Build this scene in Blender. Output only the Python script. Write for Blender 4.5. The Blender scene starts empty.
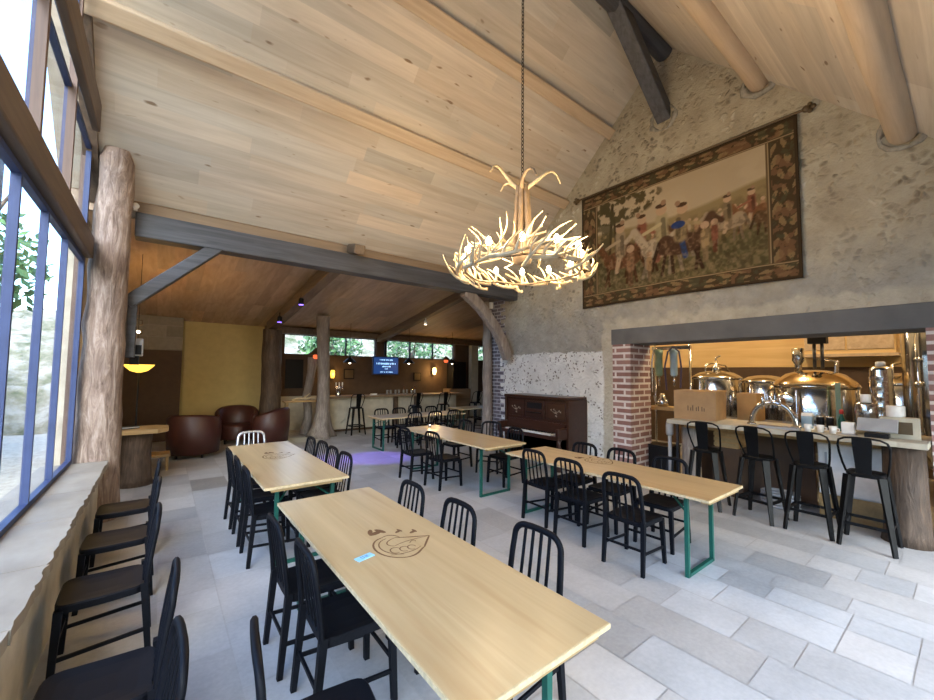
import bpy, math, random
import numpy as np
from mathutils import Vector, Matrix
PI = math.pi
random.seed(7)
rng = np.random.default_rng(7)
scn = bpy.context.scene
COL = scn.collection

# ------------------------------------------------------------------ camera, sky, exposure
cam_d = bpy.data.cameras.new('camera')
cam_d.sensor_width = 36.0
cam_d.lens = 393.955 / 934 * 36.0
cam_d.clip_start = 0.05
cam_d.clip_end = 300
cam = bpy.data.objects.new('camera', cam_d)
COL.objects.link(cam)
yaw, pitch, roll = math.radians(37.747), math.radians(3.2845), math.radians(0.6022)
_f = Vector((math.sin(yaw) * math.cos(pitch), math.cos(yaw) * math.cos(pitch), math.sin(pitch)))
_r = Vector((math.cos(yaw), -math.sin(yaw), 0))
_u = _r.cross(_f)
_r2 = math.cos(roll) * _r + math.sin(roll) * _u
_u2 = -math.sin(roll) * _r + math.cos(roll) * _u
cam.matrix_world = Matrix(((_r2.x, _u2.x, -_f.x, 0), (_r2.y, _u2.y, -_f.y, 0), (_r2.z, _u2.z, -_f.z, 1.85), (0, 0, 0, 1)))
scn.camera = cam

world = bpy.data.worlds.new('sky')
scn.world = world
world.use_nodes = True
wn = world.node_tree.nodes
sky = wn.new('ShaderNodeTexSky')
sky.sky_type = 'NISHITA'
sky.sun_disc = False
sky.sun_elevation = math.radians(38)
sky.sun_rotation = math.radians(200)
sky.air_density = 1.3
sky.dust_density = 2.5
SKY = 1.15
wn['Background'].inputs['Strength'].default_value = SKY
tint = wn.new('ShaderNodeMix')
tint.data_type = 'RGBA'
tint.blend_type = 'MULTIPLY'
tint.inputs[0].default_value = 1.0
tint.inputs[7].default_value = (0.80, 0.94, 1.16, 1)   # cool, lightly overcast sky
world.node_tree.links.new(sky.outputs['Color'], tint.inputs[6])
world.node_tree.links.new(tint.outputs[2], wn['Background'].inputs['Color'])

vs = scn.view_settings
vs.view_transform = 'Standard'
vs.look = 'None'
vs.gamma = 1.0
vs.use_curve_mapping = False
vs.exposure = 0.28
scn.cycles.use_denoising = True
scn.cycles.max_bounces = 10
scn.cycles.diffuse_bounces = 6
scn.cycles.transparent_max_bounces = 12
scn.cycles.caustics_reflective = False
scn.cycles.caustics_refractive = False
scn.cycles.sample_clamp_indirect = 6.0


def portal(name, loc, rot, sx, sy):
    d = bpy.data.lights.new(name, 'AREA')
    d.shape = 'RECTANGLE'
    d.size, d.size_y = sx, sy
    d.cycles.is_portal = True
    o = bpy.data.objects.new(name, d)
    o.location = loc
    o.rotation_euler = rot
    COL.objects.link(o)


# an area light shines along its local -Z
portal('sky_portal', (-0.98, 2.5, 2.9), (0, -PI / 2, 0), 4.4, 8.2)
portal('sky_portal', (3.0, -1.45, 1.03), (PI / 2, 0, 0), 7.6, 1.86)
portal('sky_portal', (7.2, 13.42, 2.7), (-PI / 2, 0, 0), 8.8, 0.8)


# ------------------------------------------------------------------ mesh helpers
class MB:
    def __init__(s):
        s.v, s.f, s.c, s.sm = [], [], [], []
        s.col = None
        s.smooth = False

    def add(s, vs_, fs, smooth=None):
        b = len(s.v)
        s.v += [tuple(p) for p in vs_]
        for f in fs:
            s.f.append([i + b for i in f])
            s.c.append(s.col)
            s.sm.append(s.smooth if smooth is None else smooth)
        return s

    def box(s, x0, y0, z0, x1, y1, z1, M=None):
        p = [(x0, y0, z0), (x1, y0, z0), (x1, y1, z0), (x0, y1, z0), (x0, y0, z1), (x1, y0, z1), (x1, y1, z1), (x0, y1, z1)]
        if M is not None:
            p = [tuple(M @ Vector(q)) for q in p]
        return s.add(p, [(0, 3, 2, 1), (4, 5, 6, 7), (0, 1, 5, 4), (1, 2, 6, 5), (2, 3, 7, 6), (3, 0, 4, 7)], False)

    def cbox(s, cx, cy, cz, sx, sy, sz, M=None):
        return s.box(cx - sx / 2, cy - sy / 2, cz - sz / 2, cx + sx / 2, cy + sy / 2, cz + sz / 2, M)

    def bar(s, p, q, w, h, up=(0, 0, 1), w2=None, h2=None):
        p, q = Vector(p), Vector(q)
        d = (q - p).normalized()
        x = d.cross(Vector(up))
        if x.length < 1e-4:
            x = d.cross(Vector((1, 0, 0)))
        x.normalize()
        y = x.cross(d)
        w2 = w if w2 is None else w2
        h2 = h if h2 is None else h2
        a = [p + x * (i * w / 2) + y * (j * h / 2) for i, j in ((-1, -1), (1, -1), (1, 1), (-1, 1))]
        b = [q + x * (i * w2 / 2) + y * (j * h2 / 2) for i, j in ((-1, -1), (1, -1), (1, 1), (-1, 1))]
        return s.add(a + b, [(0, 1, 2, 3), (7, 6, 5, 4), (0, 4, 5, 1), (1, 5, 6, 2), (2, 6, 7, 3), (3, 7, 4, 0)], False)

    def tube(s, pts, rad, n=8, ref=None, flat=1.0, closed=False, caps=True, wob=0.0):
        """tube along pts; with ref, the section is squashed by flat along ref."""
        pts = [Vector(p) for p in pts]
        if not hasattr(rad, '__len__'):
            rad = [rad] * len(pts)
        N = len(pts)
        rings = []
        prev = None
        for i, p in enumerate(pts):
            if closed:
                d = pts[(i + 1) % N] - pts[i - 1]
            else:
                d = pts[min(i + 1, N - 1)] - pts[max(i - 1, 0)]
            d.normalize()
            if ref is not None:
                r0 = Vector(ref)
                y = r0 - d * r0.dot(d)
                if y.length < 1e-4:
                    y = d.orthogonal()
                y.normalize()
            else:
                if prev is None:
                    y = d.orthogonal().normalized()
                else:
                    y = prev - d * prev.dot(d)
                    y = y.normalized() if y.length > 1e-5 else d.orthogonal().normalized()
                prev = y
            x = d.cross(y)
            ring = []
            for k in range(n):
                a = 2 * PI * (k + 0.5) / n
                rr = rad[i] * (1 + (random.uniform(-wob, wob) if wob else 0))
                ring.append(p + x * (math.cos(a) * rr) + y * (math.sin(a) * rr * flat))
            rings.append(ring)
        vv = [q for r_ in rings for q in r_]
        ff = []
        M_ = N if closed else N - 1
        for i in range(M_):
            j = (i + 1) % N
            for k in range(n):
                l = (k + 1) % n
                ff.append((i * n + k, i * n + l, j * n + l, j * n + k))
        s.add(vv, ff, True)
        if caps and not closed:
            s.add(rings[0], [tuple(range(n))[::-1]], False)
            s.add(rings[-1], [tuple(range(n))], False)
        return s

    def lathe(s, prof, n=24, c=(0, 0, 0), smooth=True, M=None):
        vv, ff = [], []
        for r_, z in prof:
            for k in range(n):
                a = 2 * PI * k / n
                q = Vector((c[0] + r_ * math.cos(a), c[1] + r_ * math.sin(a), c[2] + z))
                vv.append(M @ q if M is not None else q)
        for i in range(len(prof) - 1):
            for k in range(n):
                l = (k + 1) % n
                ff.append((i * n + k, i * n + l, (i + 1) * n + l, (i + 1) * n + k))
        m = len(prof) - 1
        ff.append(tuple(range(n))[::-1])
        ff.append(tuple(m * n + k for k in range(n)))
        return s.add(vv, ff, smooth)

    def prism(s, poly, a, b, axis='z'):
        """extrude a 2-D polygon between a and b along an axis (x: poly is (y,z); y: (x,z); z: (x,y))."""
        def P(u, w, t):
            return {'x': (t, u, w), 'y': (u, t, w), 'z': (u, w, t)}[axis]
        n = len(poly)
        vv = [P(u, w, a) for u, w in poly] + [P(u, w, b) for u, w in poly]
        ff = [tuple(range(n))[::-1], tuple(range(n, 2 * n))]
        for i in range(n):
            j = (i + 1) % n
            ff.append((i, j, n + j, n + i))
        return s.add(vv, ff, False)

    def sphere(s, c, r_, n=12, m=8, sc=(1, 1, 1)):
        prof = [(math.sin(PI * i / m) * r_, -math.cos(PI * i / m) * r_) for i in range(m + 1)]
        prof[0] = (0.0005, -r_)
        prof[-1] = (0.0005, r_)
        M = Matrix.Translation(Vector(c)) @ Matrix.Diagonal((sc[0], sc[1], sc[2], 1))
        return s.lathe(prof, n, M=M)

    def mesh(s, name, mat):
        me = bpy.data.meshes.new(name)
        me.from_pydata(s.v, [], s.f)
        me.polygons.foreach_set('use_smooth', s.sm)
        if any(c is not None for c in s.c):
            at = me.color_attributes.new('Col', 'FLOAT_COLOR', 'CORNER')
            arr = np.empty((len(me.loops), 4), np.float32)
            i = 0
            for f, c in zip(s.f, s.c):
                k = len(f)
                arr[i:i + k] = (*(c or (1, 1, 1)), 1)
                i += k
            at.data.foreach_set('color', arr.ravel())
        me.materials.append(mat)
        me.validate()
        return me

    def build(s, name, mat, parent=None, loc=None, bevel=0.0, rot=None):
        o = bpy.data.objects.new(name, s.mesh(name, mat))
        COL.objects.link(o)
        if parent is not None:
            o.parent = parent
        if loc is not None:
            o.location = loc
        if rot is not None:
            o.rotation_euler = rot
        if bevel:
            b = o.modifiers.new('bevel', 'BEVEL')
            b.width = bevel
            b.segments = 2
            b.limit_method = 'ANGLE'
        return o


def tag(o, label=None, cat=None, group=None, kind=None):
    if label:
        o['label'] = label
    if cat:
        o['category'] = cat
    if group:
        o['group'] = group
    if kind:
        o['kind'] = kind
    return o


def thing(name, loc, label, cat, rz=0.0, group=None):
    o = bpy.data.objects.new(name, None)
    o.empty_display_size = 0.1
    COL.objects.link(o)
    o.location = loc
    o.rotation_euler = (0, 0, rz)
    return tag(o, label, cat, group)


def struct(o):
    o['kind'] = 'structure'
    return o


def dup(root, loc, rz, label, group=None):
    def rec(o, par):
        c = o.copy()
        COL.objects.link(c)
        if par is not None:
            c.parent = par
        for ch in kids.get(o.name, []):
            rec(ch, c)
        return c
    kids = {}
    for o in bpy.data.objects:
        if o.parent is not None:
            kids.setdefault(o.parent.name, []).append(o)
    c = rec(root, None)
    c.location = loc
    c.rotation_euler = (0, 0, rz)
    c['label'] = label
    if group:
        c['group'] = group
    return c


def lamp(name, loc, power, color, parent=None, size=0.05, kind='POINT', rot=None, angle=None, blend=0.5):
    d = bpy.data.lights.new(name, kind)
    d.energy = power
    d.color = color
    d.shadow_soft_size = size
    if kind == 'SPOT':
        d.spot_size = angle
        d.spot_blend = blend
    o = bpy.data.objects.new(name, d)
    COL.objects.link(o)
    o.location = loc
    if rot is not None:
        o.rotation_euler = rot
    if parent is not None:
        o.parent = parent
    return o


def look_rot(a, b):
    return (Vector(b) - Vector(a)).to_track_quat('-Z', 'Y').to_euler()


# ------------------------------------------------------------------ materials
class N:
    def __init__(s, name):
        s.m = bpy.data.materials.new(name)
        s.m.use_nodes = True
        s.t = s.m.node_tree
        s.b = s.t.nodes['Principled BSDF']

    def n(s, kind, **kw):
        nd = s.t.nodes.new('ShaderNode' + kind)
        for k, v in kw.items():
            if k.startswith('i_'):
                nd.inputs[k[2:].replace('_', ' ')].default_value = v
            else:
                setattr(nd, k, v)
        return nd

    def l(s, a, b):
        s.t.links.new(a, b)

    def coord(s, scale=(1, 1, 1), rot=(0, 0, 0), out='Object'):
        tc = s.n('TexCoord')
        mp = s.n('Mapping')
        mp.inputs['Scale'].default_value = scale
        mp.inputs['Rotation'].default_value = rot
        s.l(tc.outputs[out], mp.inputs['Vector'])
        return mp.outputs['Vector']

    def noise(s, vec, scale, detail=4, rough=0.55, dist=0.0):
        nd = s.n('TexNoise')
        nd.inputs['Scale'].default_value = scale
        nd.inputs['Detail'].default_value = detail
        nd.inputs['Roughness'].default_value = rough
        nd.inputs['Distortion'].default_value = dist
        s.l(vec, nd.inputs['Vector'])
        return nd.outputs['Fac']

    def ramp(s, fac, stops):
        nd = s.n('ValToRGB')
        e = nd.color_ramp.elements
        while len(e) < len(stops):
            e.new(0.5)
        for q, (p, c) in zip(e, stops):
            q.position = p
            q.color = (*c, 1)
        s.l(fac, nd.inputs['Fac'])
        return nd.outputs['Color']

    def mix(s, fac, a, b, mode='MIX'):
        nd = s.n('Mix', data_type='RGBA', blend_type=mode)
        for sock, v in ((nd.inputs[0], fac), (nd.inputs[6], a), (nd.inputs[7], b)):
            if hasattr(v, 'node'):
                s.l(v, sock)
            elif isinstance(v, tuple):
                sock.default_value = (*v, 1)
            else:
                sock.default_value = v
        return nd.outputs[2]

    def bump(s, h, strength=0.3, dist=0.02):
        nd = s.n('Bump')
        nd.inputs['Strength'].default_value = strength
        nd.inputs['Distance'].default_value = dist
        s.l(h, nd.inputs['Height'])
        s.l(nd.outputs['Normal'], s.b.inputs['Normal'])

    def color(s, c):
        if isinstance(c, tuple):
            s.b.inputs['Base Color'].default_value = (*c, 1)
        else:
            s.l(c, s.b.inputs['Base Color'])
        return s

    def set(s, rough=0.5, metal=0.0, spec=0.5):
        s.b.inputs['Roughness'].default_value = rough
        s.b.inputs['Metallic'].default_value = metal
        s.b.inputs['Specular IOR Level'].default_value = spec
        return s


def plain(name, c, rough=0.5, metal=0.0, spec=0.5, var=0.12, scale=6.0, bump=0.0):
    k = N(name)
    v = k.coord()
    f = k.noise(v, scale, 4)
    lo = tuple(x * (1 - var) for x in c)
    hi = tuple(min(1, x * (1 + var)) for x in c)
    k.color(k.ramp(f, [(0.3, lo), (0.7, hi)]))
    k.set(rough, metal, spec)
    if bump:
        k.bump(k.noise(v, scale * 8, 3), bump, 0.01)
    return k.m


def wood(name, c0, c1, axis='x', rough=0.45, grain=14.0, bump=0.05, col=False, spec=0.4, knots=False):
    k = N(name)
    s_ = {'x': (0.6, 9, 9), 'y': (9, 0.6, 9), 'z': (9, 9, 0.6)}[axis]
    v = k.coord(s_)
    f = k.noise(v, grain / 9, 6, 0.6, 0.6)
    c = k.ramp(f, [(0.28, c0), (0.72, c1)])
    if knots:
        kn = k.noise(k.coord({'x': (4, 12, 12), 'y': (12, 4, 12), 'z': (12, 12, 4)}[axis]), 1.0, 1, 0.3)
        kk = k.ramp(kn, [(0.735, (1, 1, 1)), (0.80, (0.42, 0.32, 0.24))])
        c = k.mix(1.0, c, kk, 'MULTIPLY')
    if col:
        a = k.n('VertexColor', layer_name='Col')
        c = k.mix(1.0, c, a.outputs['Color'], 'MULTIPLY')
    k.color(c)
    k.set(rough, 0, spec)
    if bump:
        k.bump(f, bump, 0.01)
    return k.m


def emit(name, c, strength, base=None):
    k = N(name)
    k.color(base or c)
    k.b.inputs['Emission Color'].default_value = (*c, 1)
    k.b.inputs['Emission Strength'].default_value = strength
    return k.m


M = {}
M['black_metal'] = plain('black_painted_metal', (0.0042, 0.0048, 0.0072), 0.52, 0.0, 0.12)
M['stool_metal'] = plain('black_matt_metal', (0.004, 0.004, 0.0045), 0.42, 0.0, 0.15)
M['grey_metal'] = plain('grey_aluminium', (0.45, 0.46, 0.5), 0.3, 0.8)
M['green_metal'] = plain('green_painted_steel', (0.010, 0.085, 0.062), 0.45, 0.0, 0.3)
M['steel'] = plain('brushed_stainless_steel', (0.55, 0.55, 0.55), 0.14, 1.0, var=0.06)
M['copper_steel'] = plain('warm_polished_steel', (0.58, 0.49, 0.37), 0.15, 1.0)
M['dark_steel'] = plain('dark_steel', (0.09, 0.09, 0.1), 0.35, 0.8)
M['blue_frame'] = plain('blue_grey_window_steel', (0.03, 0.045, 0.11), 0.5, 0.0, 0.25)
M['rail_wood'] = wood('weathered_window_timber', (0.055, 0.038, 0.026), (0.13, 0.09, 0.06), 'y', 0.6)
M['jamb_wood'] = wood('brown_window_jamb_timber', (0.07, 0.042, 0.03), (0.15, 0.09, 0.06), 'z', 0.6)
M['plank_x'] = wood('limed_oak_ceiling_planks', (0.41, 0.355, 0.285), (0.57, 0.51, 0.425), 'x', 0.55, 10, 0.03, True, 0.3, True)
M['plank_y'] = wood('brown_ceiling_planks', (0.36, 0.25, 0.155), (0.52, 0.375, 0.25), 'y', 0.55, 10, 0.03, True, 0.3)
M['purlin'] = wood('pale_purlin_timber', (0.40, 0.30, 0.20), (0.55, 0.43, 0.30), 'x', 0.55, 12)
M['dark_beam'] = wood('blackened_oak_beam', (0.030, 0.031, 0.036), (0.085, 0.088, 0.098), 'x', 0.5, 16, 0.25)
M['brown_beam'] = wood('brown_rafter_timber', (0.10, 0.068, 0.042), (0.2, 0.14, 0.09), 'y', 0.55, 14, 0.15)
M['strip_wood'] = wood('brown_board', (0.17, 0.12, 0.075), (0.27, 0.19, 0.12), 'x', 0.55)
M['bench_wood'] = wood('honey_brown_board', (0.28, 0.18, 0.075), (0.42, 0.28, 0.12), 'x', 0.5)
M['piano_wood'] = wood('dark_mahogany', (0.020, 0.008, 0.005), (0.042, 0.016, 0.010), 'y', 0.3, 14, 0.0)
M['ivory'] = plain('ivory', (0.7, 0.68, 0.62), 0.3)
M['pale_inlay'] = plain('pale_inlay', (0.28, 0.24, 0.19), 0.5)
M['gold_brown'] = plain('brown_gilt', (0.10, 0.065, 0.03), 0.5, 0.3)
M['white_wall'] = plain('off_white_plaster', (0.50, 0.46, 0.37), 0.9, var=0.12, bump=0.2)
M['yellow_wall'] = plain('yellow_ochre_plaster', (0.50, 0.40, 0.17), 0.9, var=0.06)
M['dark_wall'] = plain('dark_brown_panelling', (0.075, 0.045, 0.027), 0.8)
M['cardboard'] = plain('cardboard', (0.33, 0.21, 0.11), 0.85)
M['cardboard_side'] = plain('warm_cardboard', (0.42, 0.25, 0.10), 0.85)
M['plywood'] = wood('yellow_plywood', (0.60, 0.40, 0.17), (0.74, 0.54, 0.27), 'y', 0.6, 8, 0.0)
M['white_stuff'] = plain('white_plastic', (0.75, 0.74, 0.72), 0.5)
M['grey_plastic'] = plain('grey_plastic', (0.33, 0.34, 0.36), 0.45)
M['black_plastic'] = plain('black_plastic', (0.008, 0.008, 0.009), 0.5, 0.0, 0.2)
M['leather'] = plain('dark_red_brown_leather', (0.05, 0.014, 0.009), 0.45, bump=0.1)
M['blue_hose'] = plain('dark_blue_rubber', (0.03, 0.025, 0.08), 0.4)
M['filter_green'] = plain('green_filter', (0.2, 0.3, 0.22), 0.4)
M['filter_blue'] = plain('pale_blue_filter', (0.33, 0.46, 0.55), 0.4)
M['red'] = plain('red_plastic', (0.5, 0.03, 0.025), 0.45)
M['blue_tag'] = plain('pale_blue_card', (0.30, 0.62, 0.82), 0.5)
M['blue_ink'] = plain('blue_print', (0.06, 0.2, 0.45), 0.5)
M['burn'] = plain('burnt_engraving', (0.15, 0.075, 0.03), 0.7)
M['glassware'] = plain('clear_glassware', (0.75, 0.75, 0.72), 0.1)
M['glassware'].node_tree.nodes['Principled BSDF'].inputs['Transmission Weight'].default_value = 0.7
M['amber'] = plain('amber_bottle', (0.14, 0.05, 0.015), 0.15)
M['leaf'] = plain('green_leaves', (0.085, 0.17, 0.045), 0.6, var=0.45, scale=1.5)
M['outdoor_trunk'] = plain('tree_bark', (0.17, 0.12, 0.085), 0.9, var=0.4, bump=0.6)
M['bone'] = plain('antler_bone', (0.50, 0.40, 0.25), 0.5, var=0.3, scale=9)
M['bone_dark'] = plain('dark_antler_base', (0.20, 0.145, 0.09), 0.6, var=0.35, scale=9)
M['chain'] = plain('blackened_chain', (0.05, 0.04, 0.03), 0.5, 0.6)
M['bulb'] = emit('glowing_bulb', (1.0, 0.70, 0.34), 45)
M['yellow_glow'] = emit('glowing_amber_glass', (1.0, 0.62, 0.08), 1.6)
M['warm_glow'] = emit('glowing_wall_lamp', (1.0, 0.62, 0.22), 7)
M['orange_glow'] = emit('orange_red_glass', (1.0, 0.16, 0.05), 1.0)
M['purple_glow'] = emit('violet_lamp_lens', (0.22, 0.12, 1.0), 4)
M['white_glow'] = emit('white_lamp_lens', (1.0, 0.85, 0.6), 9)
M['tv_screen'] = emit('screen_blue', (0.012, 0.06, 0.24), 0.7, (0.01, 0.02, 0.05))
M['tv_text'] = emit('screen_text', (0.40, 0.68, 1.0), 1.1)
M['tv_bezel'] = plain('tv_bezel', (0.02, 0.03, 0.07), 0.4)

# floor stone, colour per flagstone
k = N('limestone_flagstones')
v = k.coord()
f1 = k.noise(v, 2.2, 6, 0.6)
f2 = k.noise(v, 30, 4, 0.6)
c = k.ramp(f1, [(0.25, (0.33, 0.335, 0.34)), (0.75, (0.46, 0.465, 0.47))])
a = k.n('VertexColor', layer_name='Col')
c = k.mix(1.0, c, a.outputs['Color'], 'MULTIPLY')
k.color(k.mix(0.12, c, k.ramp(f2, [(0.3, (0.2, 0.19, 0.17)), (0.7, (0.7, 0.68, 0.63))])))
k.set(0.38, 0, 0.5)
k.bump(f2, 0.08, 0.004)
M['floor'] = k.m

k = N('sawn_sandstone_sill')
v = k.coord((1, 0.6, 1))
f1 = k.noise(v, 3.5, 6, 0.6)
f2 = k.noise(v, 22, 4)
c = k.ramp(f1, [(0.3, (0.21, 0.175, 0.13)), (0.7, (0.32, 0.275, 0.21))])
a = k.n('VertexColor', layer_name='Col')
c = k.mix(1.0, c, a.outputs['Color'], 'MULTIPLY')
k.color(c)
k.set(0.55)
k.bump(f2, 0.15, 0.006)
M['sill'] = k.m

# table boards
k = N('varnished_beech_boards')
v = k.coord((9, 0.5, 9))
f = k.noise(v, 1.3, 6, 0.6, 0.5)
c = k.ramp(f, [(0.25, (0.42, 0.30, 0.145)), (0.75, (0.55, 0.415, 0.225))])
big = k.noise(k.coord((5, 0.25, 1)), 1.4, 3, 0.5, 0.4)
c = k.mix(k.ramp(big, [(0.54, (0, 0, 0)), (0.66, (0.6, 0.6, 0.6))]), c, (0.36, 0.21, 0.085))
k.color(c)
k.set(0.30, 0, 0.4)
M['table'] = k.m
M['table_edge'] = plain('worn_table_edge', (0.58, 0.45, 0.26), 0.6, var=0.25, scale=30)

# gable wall: rubble and pebbles in lime mortar; a paler pebbled render below 2.3 m
k = N('rubble_wall')
v = k.coord()
vo = k.n('TexVoronoi', feature='F1')
vo.inputs['Scale'].default_value = 13
vo.inputs['Randomness'].default_value = 1.0
wv = k.n('VectorMath', operation='ADD')
nz = k.n('TexNoise')
nz.inputs['Scale'].default_value = 5
k.l(v, nz.inputs['Vector'])
sc_ = k.n('VectorMath', operation='SCALE')
sc_.inputs['Scale'].default_value = 0.18
k.l(nz.outputs['Color'], sc_.inputs[0])
k.l(v, wv.inputs[0])
k.l(sc_.outputs[0], wv.inputs[1])
k.l(wv.outputs[0], vo.inputs['Vector'])
stone_c = k.ramp(k.noise(vo.outputs['Position'], 3.1, 1), [(0.3, (0.10, 0.085, 0.065)), (0.45, (0.27, 0.225, 0.16)), (0.6, (0.40, 0.345, 0.25)), (0.72, (0.58, 0.53, 0.44))])
mort = k.ramp(k.noise(v, 2.0, 6, 0.65), [(0.3, (0.30, 0.255, 0.185)), (0.7, (0.45, 0.40, 0.30))])
edge = k.ramp(vo.outputs['Distance'], [(0.22, (1, 1, 1)), (0.60, (0, 0, 0))])
sel = k.ramp(k.noise(vo.outputs['Position'], 7.7, 0), [(0.42, (0, 0, 0)), (0.50, (1, 1, 1))])
patch = k.ramp(k.noise(v, 0.9, 4, 0.6), [(0.38, (0.25, 0.25, 0.25)), (0.62, (1, 1, 1))])
mask = k.mix(1.0, k.mix(1.0, edge, sel, 'MULTIPLY'), patch, 'MULTIPLY')
upper = k.mix(mask, mort, stone_c)
v2 = k.n('TexVoronoi', feature='F1')
v2.inputs['Scale'].default_value = 17
k.l(wv.outputs[0], v2.inputs['Vector'])
peb = k.mix(1.0, k.ramp(v2.outputs['Distance'], [(0.22, (1, 1, 1)), (0.40, (0, 0, 0))]),
            k.ramp(k.noise(v2.outputs['Position'], 5.3, 0), [(0.46, (0, 0, 0)), (0.5, (1, 1, 1))]), 'MULTIPLY')
low = k.mix(peb, k.ramp(k.noise(v, 3, 5), [(0.3, (0.54, 0.545, 0.53)), (0.7, (0.72, 0.725, 0.70))]), (0.17, 0.155, 0.14))
smooth_m = k.ramp(k.noise(v, 4, 6, 0.65), [(0.3, (0.24, 0.23, 0.205)), (0.7, (0.36, 0.345, 0.305))])
sx = k.n('SeparateXYZ')
k.l(v, sx.inputs[0])
wob = k.noise(v, 3.0, 3)


def zmask(z, w, amp=0.16, axis='Z'):
    a1 = k.n('Math', operation='MULTIPLY_ADD')
    k.l(wob, a1.inputs[0])
    a1.inputs[1].default_value = amp
    k.l(sx.outputs[axis], a1.inputs[2])
    m_ = k.n('MapRange')
    m_.inputs['From Min'].default_value = z - w + amp / 2
    m_.inputs['From Max'].default_value = z + w + amp / 2
    k.l(a1.outputs[0], m_.inputs['Value'])
    return m_.outputs[0]


a2 = k.mix(zmask(2.30, 0.015), low, smooth_m)
a2 = k.mix(zmask(3.3, 0.5, 1.2), a2, upper)
cream = k.ramp(k.noise(v, 3.5, 6, 0.65), [(0.3, (0.36, 0.325, 0.255)), (0.7, (0.50, 0.46, 0.375))])
in_z = k.mix(1.0, k.mix(zmask(2.90, 0.05, 0.5), (1, 1, 1), (0, 0, 0)), k.mix(zmask(4.46, 0.02, 0.2, 'Y'), (1, 1, 1), (0, 0, 0)), 'MULTIPLY')
a2 = k.mix(k.mix(0.12, in_z, k.noise(v, 9, 4), 'MULTIPLY'), a2, cream)
k.color(a2)
k.set(0.92, 0, 0.2)
hh = k.mix(1.0, mask, k.noise(v, 22, 6, 0.7), 'ADD')
k.bump(hh, 0.75, 0.03)
M['rubble'] = k.m

M['mortar'] = plain('grey_lime_mortar', (0.27, 0.25, 0.21), 0.9, var=0.35, scale=14, bump=0.5)
M['cream_band'] = plain('cream_lime_render', (0.44, 0.40, 0.315), 0.9, var=0.22, scale=3.5, bump=0.25)
M['concrete'] = plain('grey_concrete_lintel', (0.115, 0.115, 0.115), 0.85, var=0.2, scale=2.2, bump=0.2)


def brick_mat(name, c1, c2, mortar, bw, rh, ms, rough=0.85):
    k = N(name)
    tc = k.n('TexCoord')
    s_ = k.n('SeparateXYZ')
    k.l(tc.outputs['Object'], s_.inputs[0])
    ad = k.n('Math', operation='ADD')
    k.l(s_.outputs['X'], ad.inputs[0])
    k.l(s_.outputs['Y'], ad.inputs[1])
    cb = k.n('CombineXYZ')
    k.l(ad.outputs[0], cb.inputs['X'])
    k.l(s_.outputs['Z'], cb.inputs['Y'])
    br = k.n('TexBrick')
    br.inputs['Scale'].default_value = 1.0
    br.inputs['Brick Width'].default_value = bw
    br.inputs['Row Height'].default_value = rh
    br.inputs['Mortar Size'].default_value = ms
    br.inputs['Mortar Smooth'].default_value = 0.15
    br.inputs['Color1'].default_value = (*c1, 1)
    br.inputs['Color2'].default_value = (*c2, 1)
    br.inputs['Mortar'].default_value = (*mortar, 1)
    k.l(cb.outputs[0], br.inputs['Vector'])
    f = k.noise(tc.outputs['Object'], 9, 5)
    k.color(k.mix(0.35, br.outputs['Color'], k.ramp(f, [(0.3, (0.45, 0.45, 0.45)), (0.7, (1, 1, 1))]), 'MULTIPLY'))
    k.set(rough, 0, 0.2)
    inv = k.n('Math', operation='SUBTRACT')
    inv.inputs[0].default_value = 1.0
    k.l(br.outputs['Fac'], inv.inputs[1])
    k.bump(inv.outputs[0], 0.6, 0.012)
    return k.m


M['brick'] = brick_mat('red_brick', (0.235, 0.125, 0.11), (0.33, 0.195, 0.175), (0.66, 0.60, 0.57), 0.36, 0.112, 0.021)
M['brick_grey'] = brick_mat('plum_grey_brick', (0.12, 0.11, 0.135), (0.19, 0.165, 0.185), (0.42, 0.42, 0.45), 0.24, 0.09, 0.013)
M['block'] = brick_mat('grey_stone_blocks', (0.25, 0.225, 0.18), (0.34, 0.31, 0.25), (0.33, 0.30, 0.25), 0.72, 0.30, 0.012)
M['drystone'] = brick_mat('outdoor_dry_stone', (0.42, 0.38, 0.31), (0.58, 0.54, 0.46), (0.22, 0.2, 0.16), 0.5, 0.17, 0.02)


def bark(name, c0, c1, c2, amt=0.5):
    k = N(name)
    v = k.coord((12, 12, 1.8))
    f = k.noise(v, 1.4, 8, 0.7, 0.9)
    g = k.noise(k.coord((2, 2, 1.1)), 1.7, 4, 0.6)
    c = k.ramp(f, [(0.3, c0), (0.52, c1), (0.72, c2)])
    c = k.mix(k.ramp(g, [(0.42, (0, 0, 0)), (0.68, (0.55, 0.55, 0.55))]), c, c0)
    k.color(c)
    k.set(0.6, 0, 0.35)
    k.bump(f, amt, 0.04)
    return k.m


M['log_pale'] = bark('debarked_log', (0.10, 0.062, 0.045), (0.34, 0.25, 0.195), (0.60, 0.50, 0.43), 1.0)
M['log_brown'] = bark('brown_log', (0.035, 0.022, 0.014), (0.085, 0.056, 0.037), (0.15, 0.105, 0.07), 0.6)
M['log_grey'] = bark('grey_tree_trunk', (0.15, 0.12, 0.10), (0.27, 0.23, 0.20), (0.40, 0.36, 0.32), 0.5)

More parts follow.
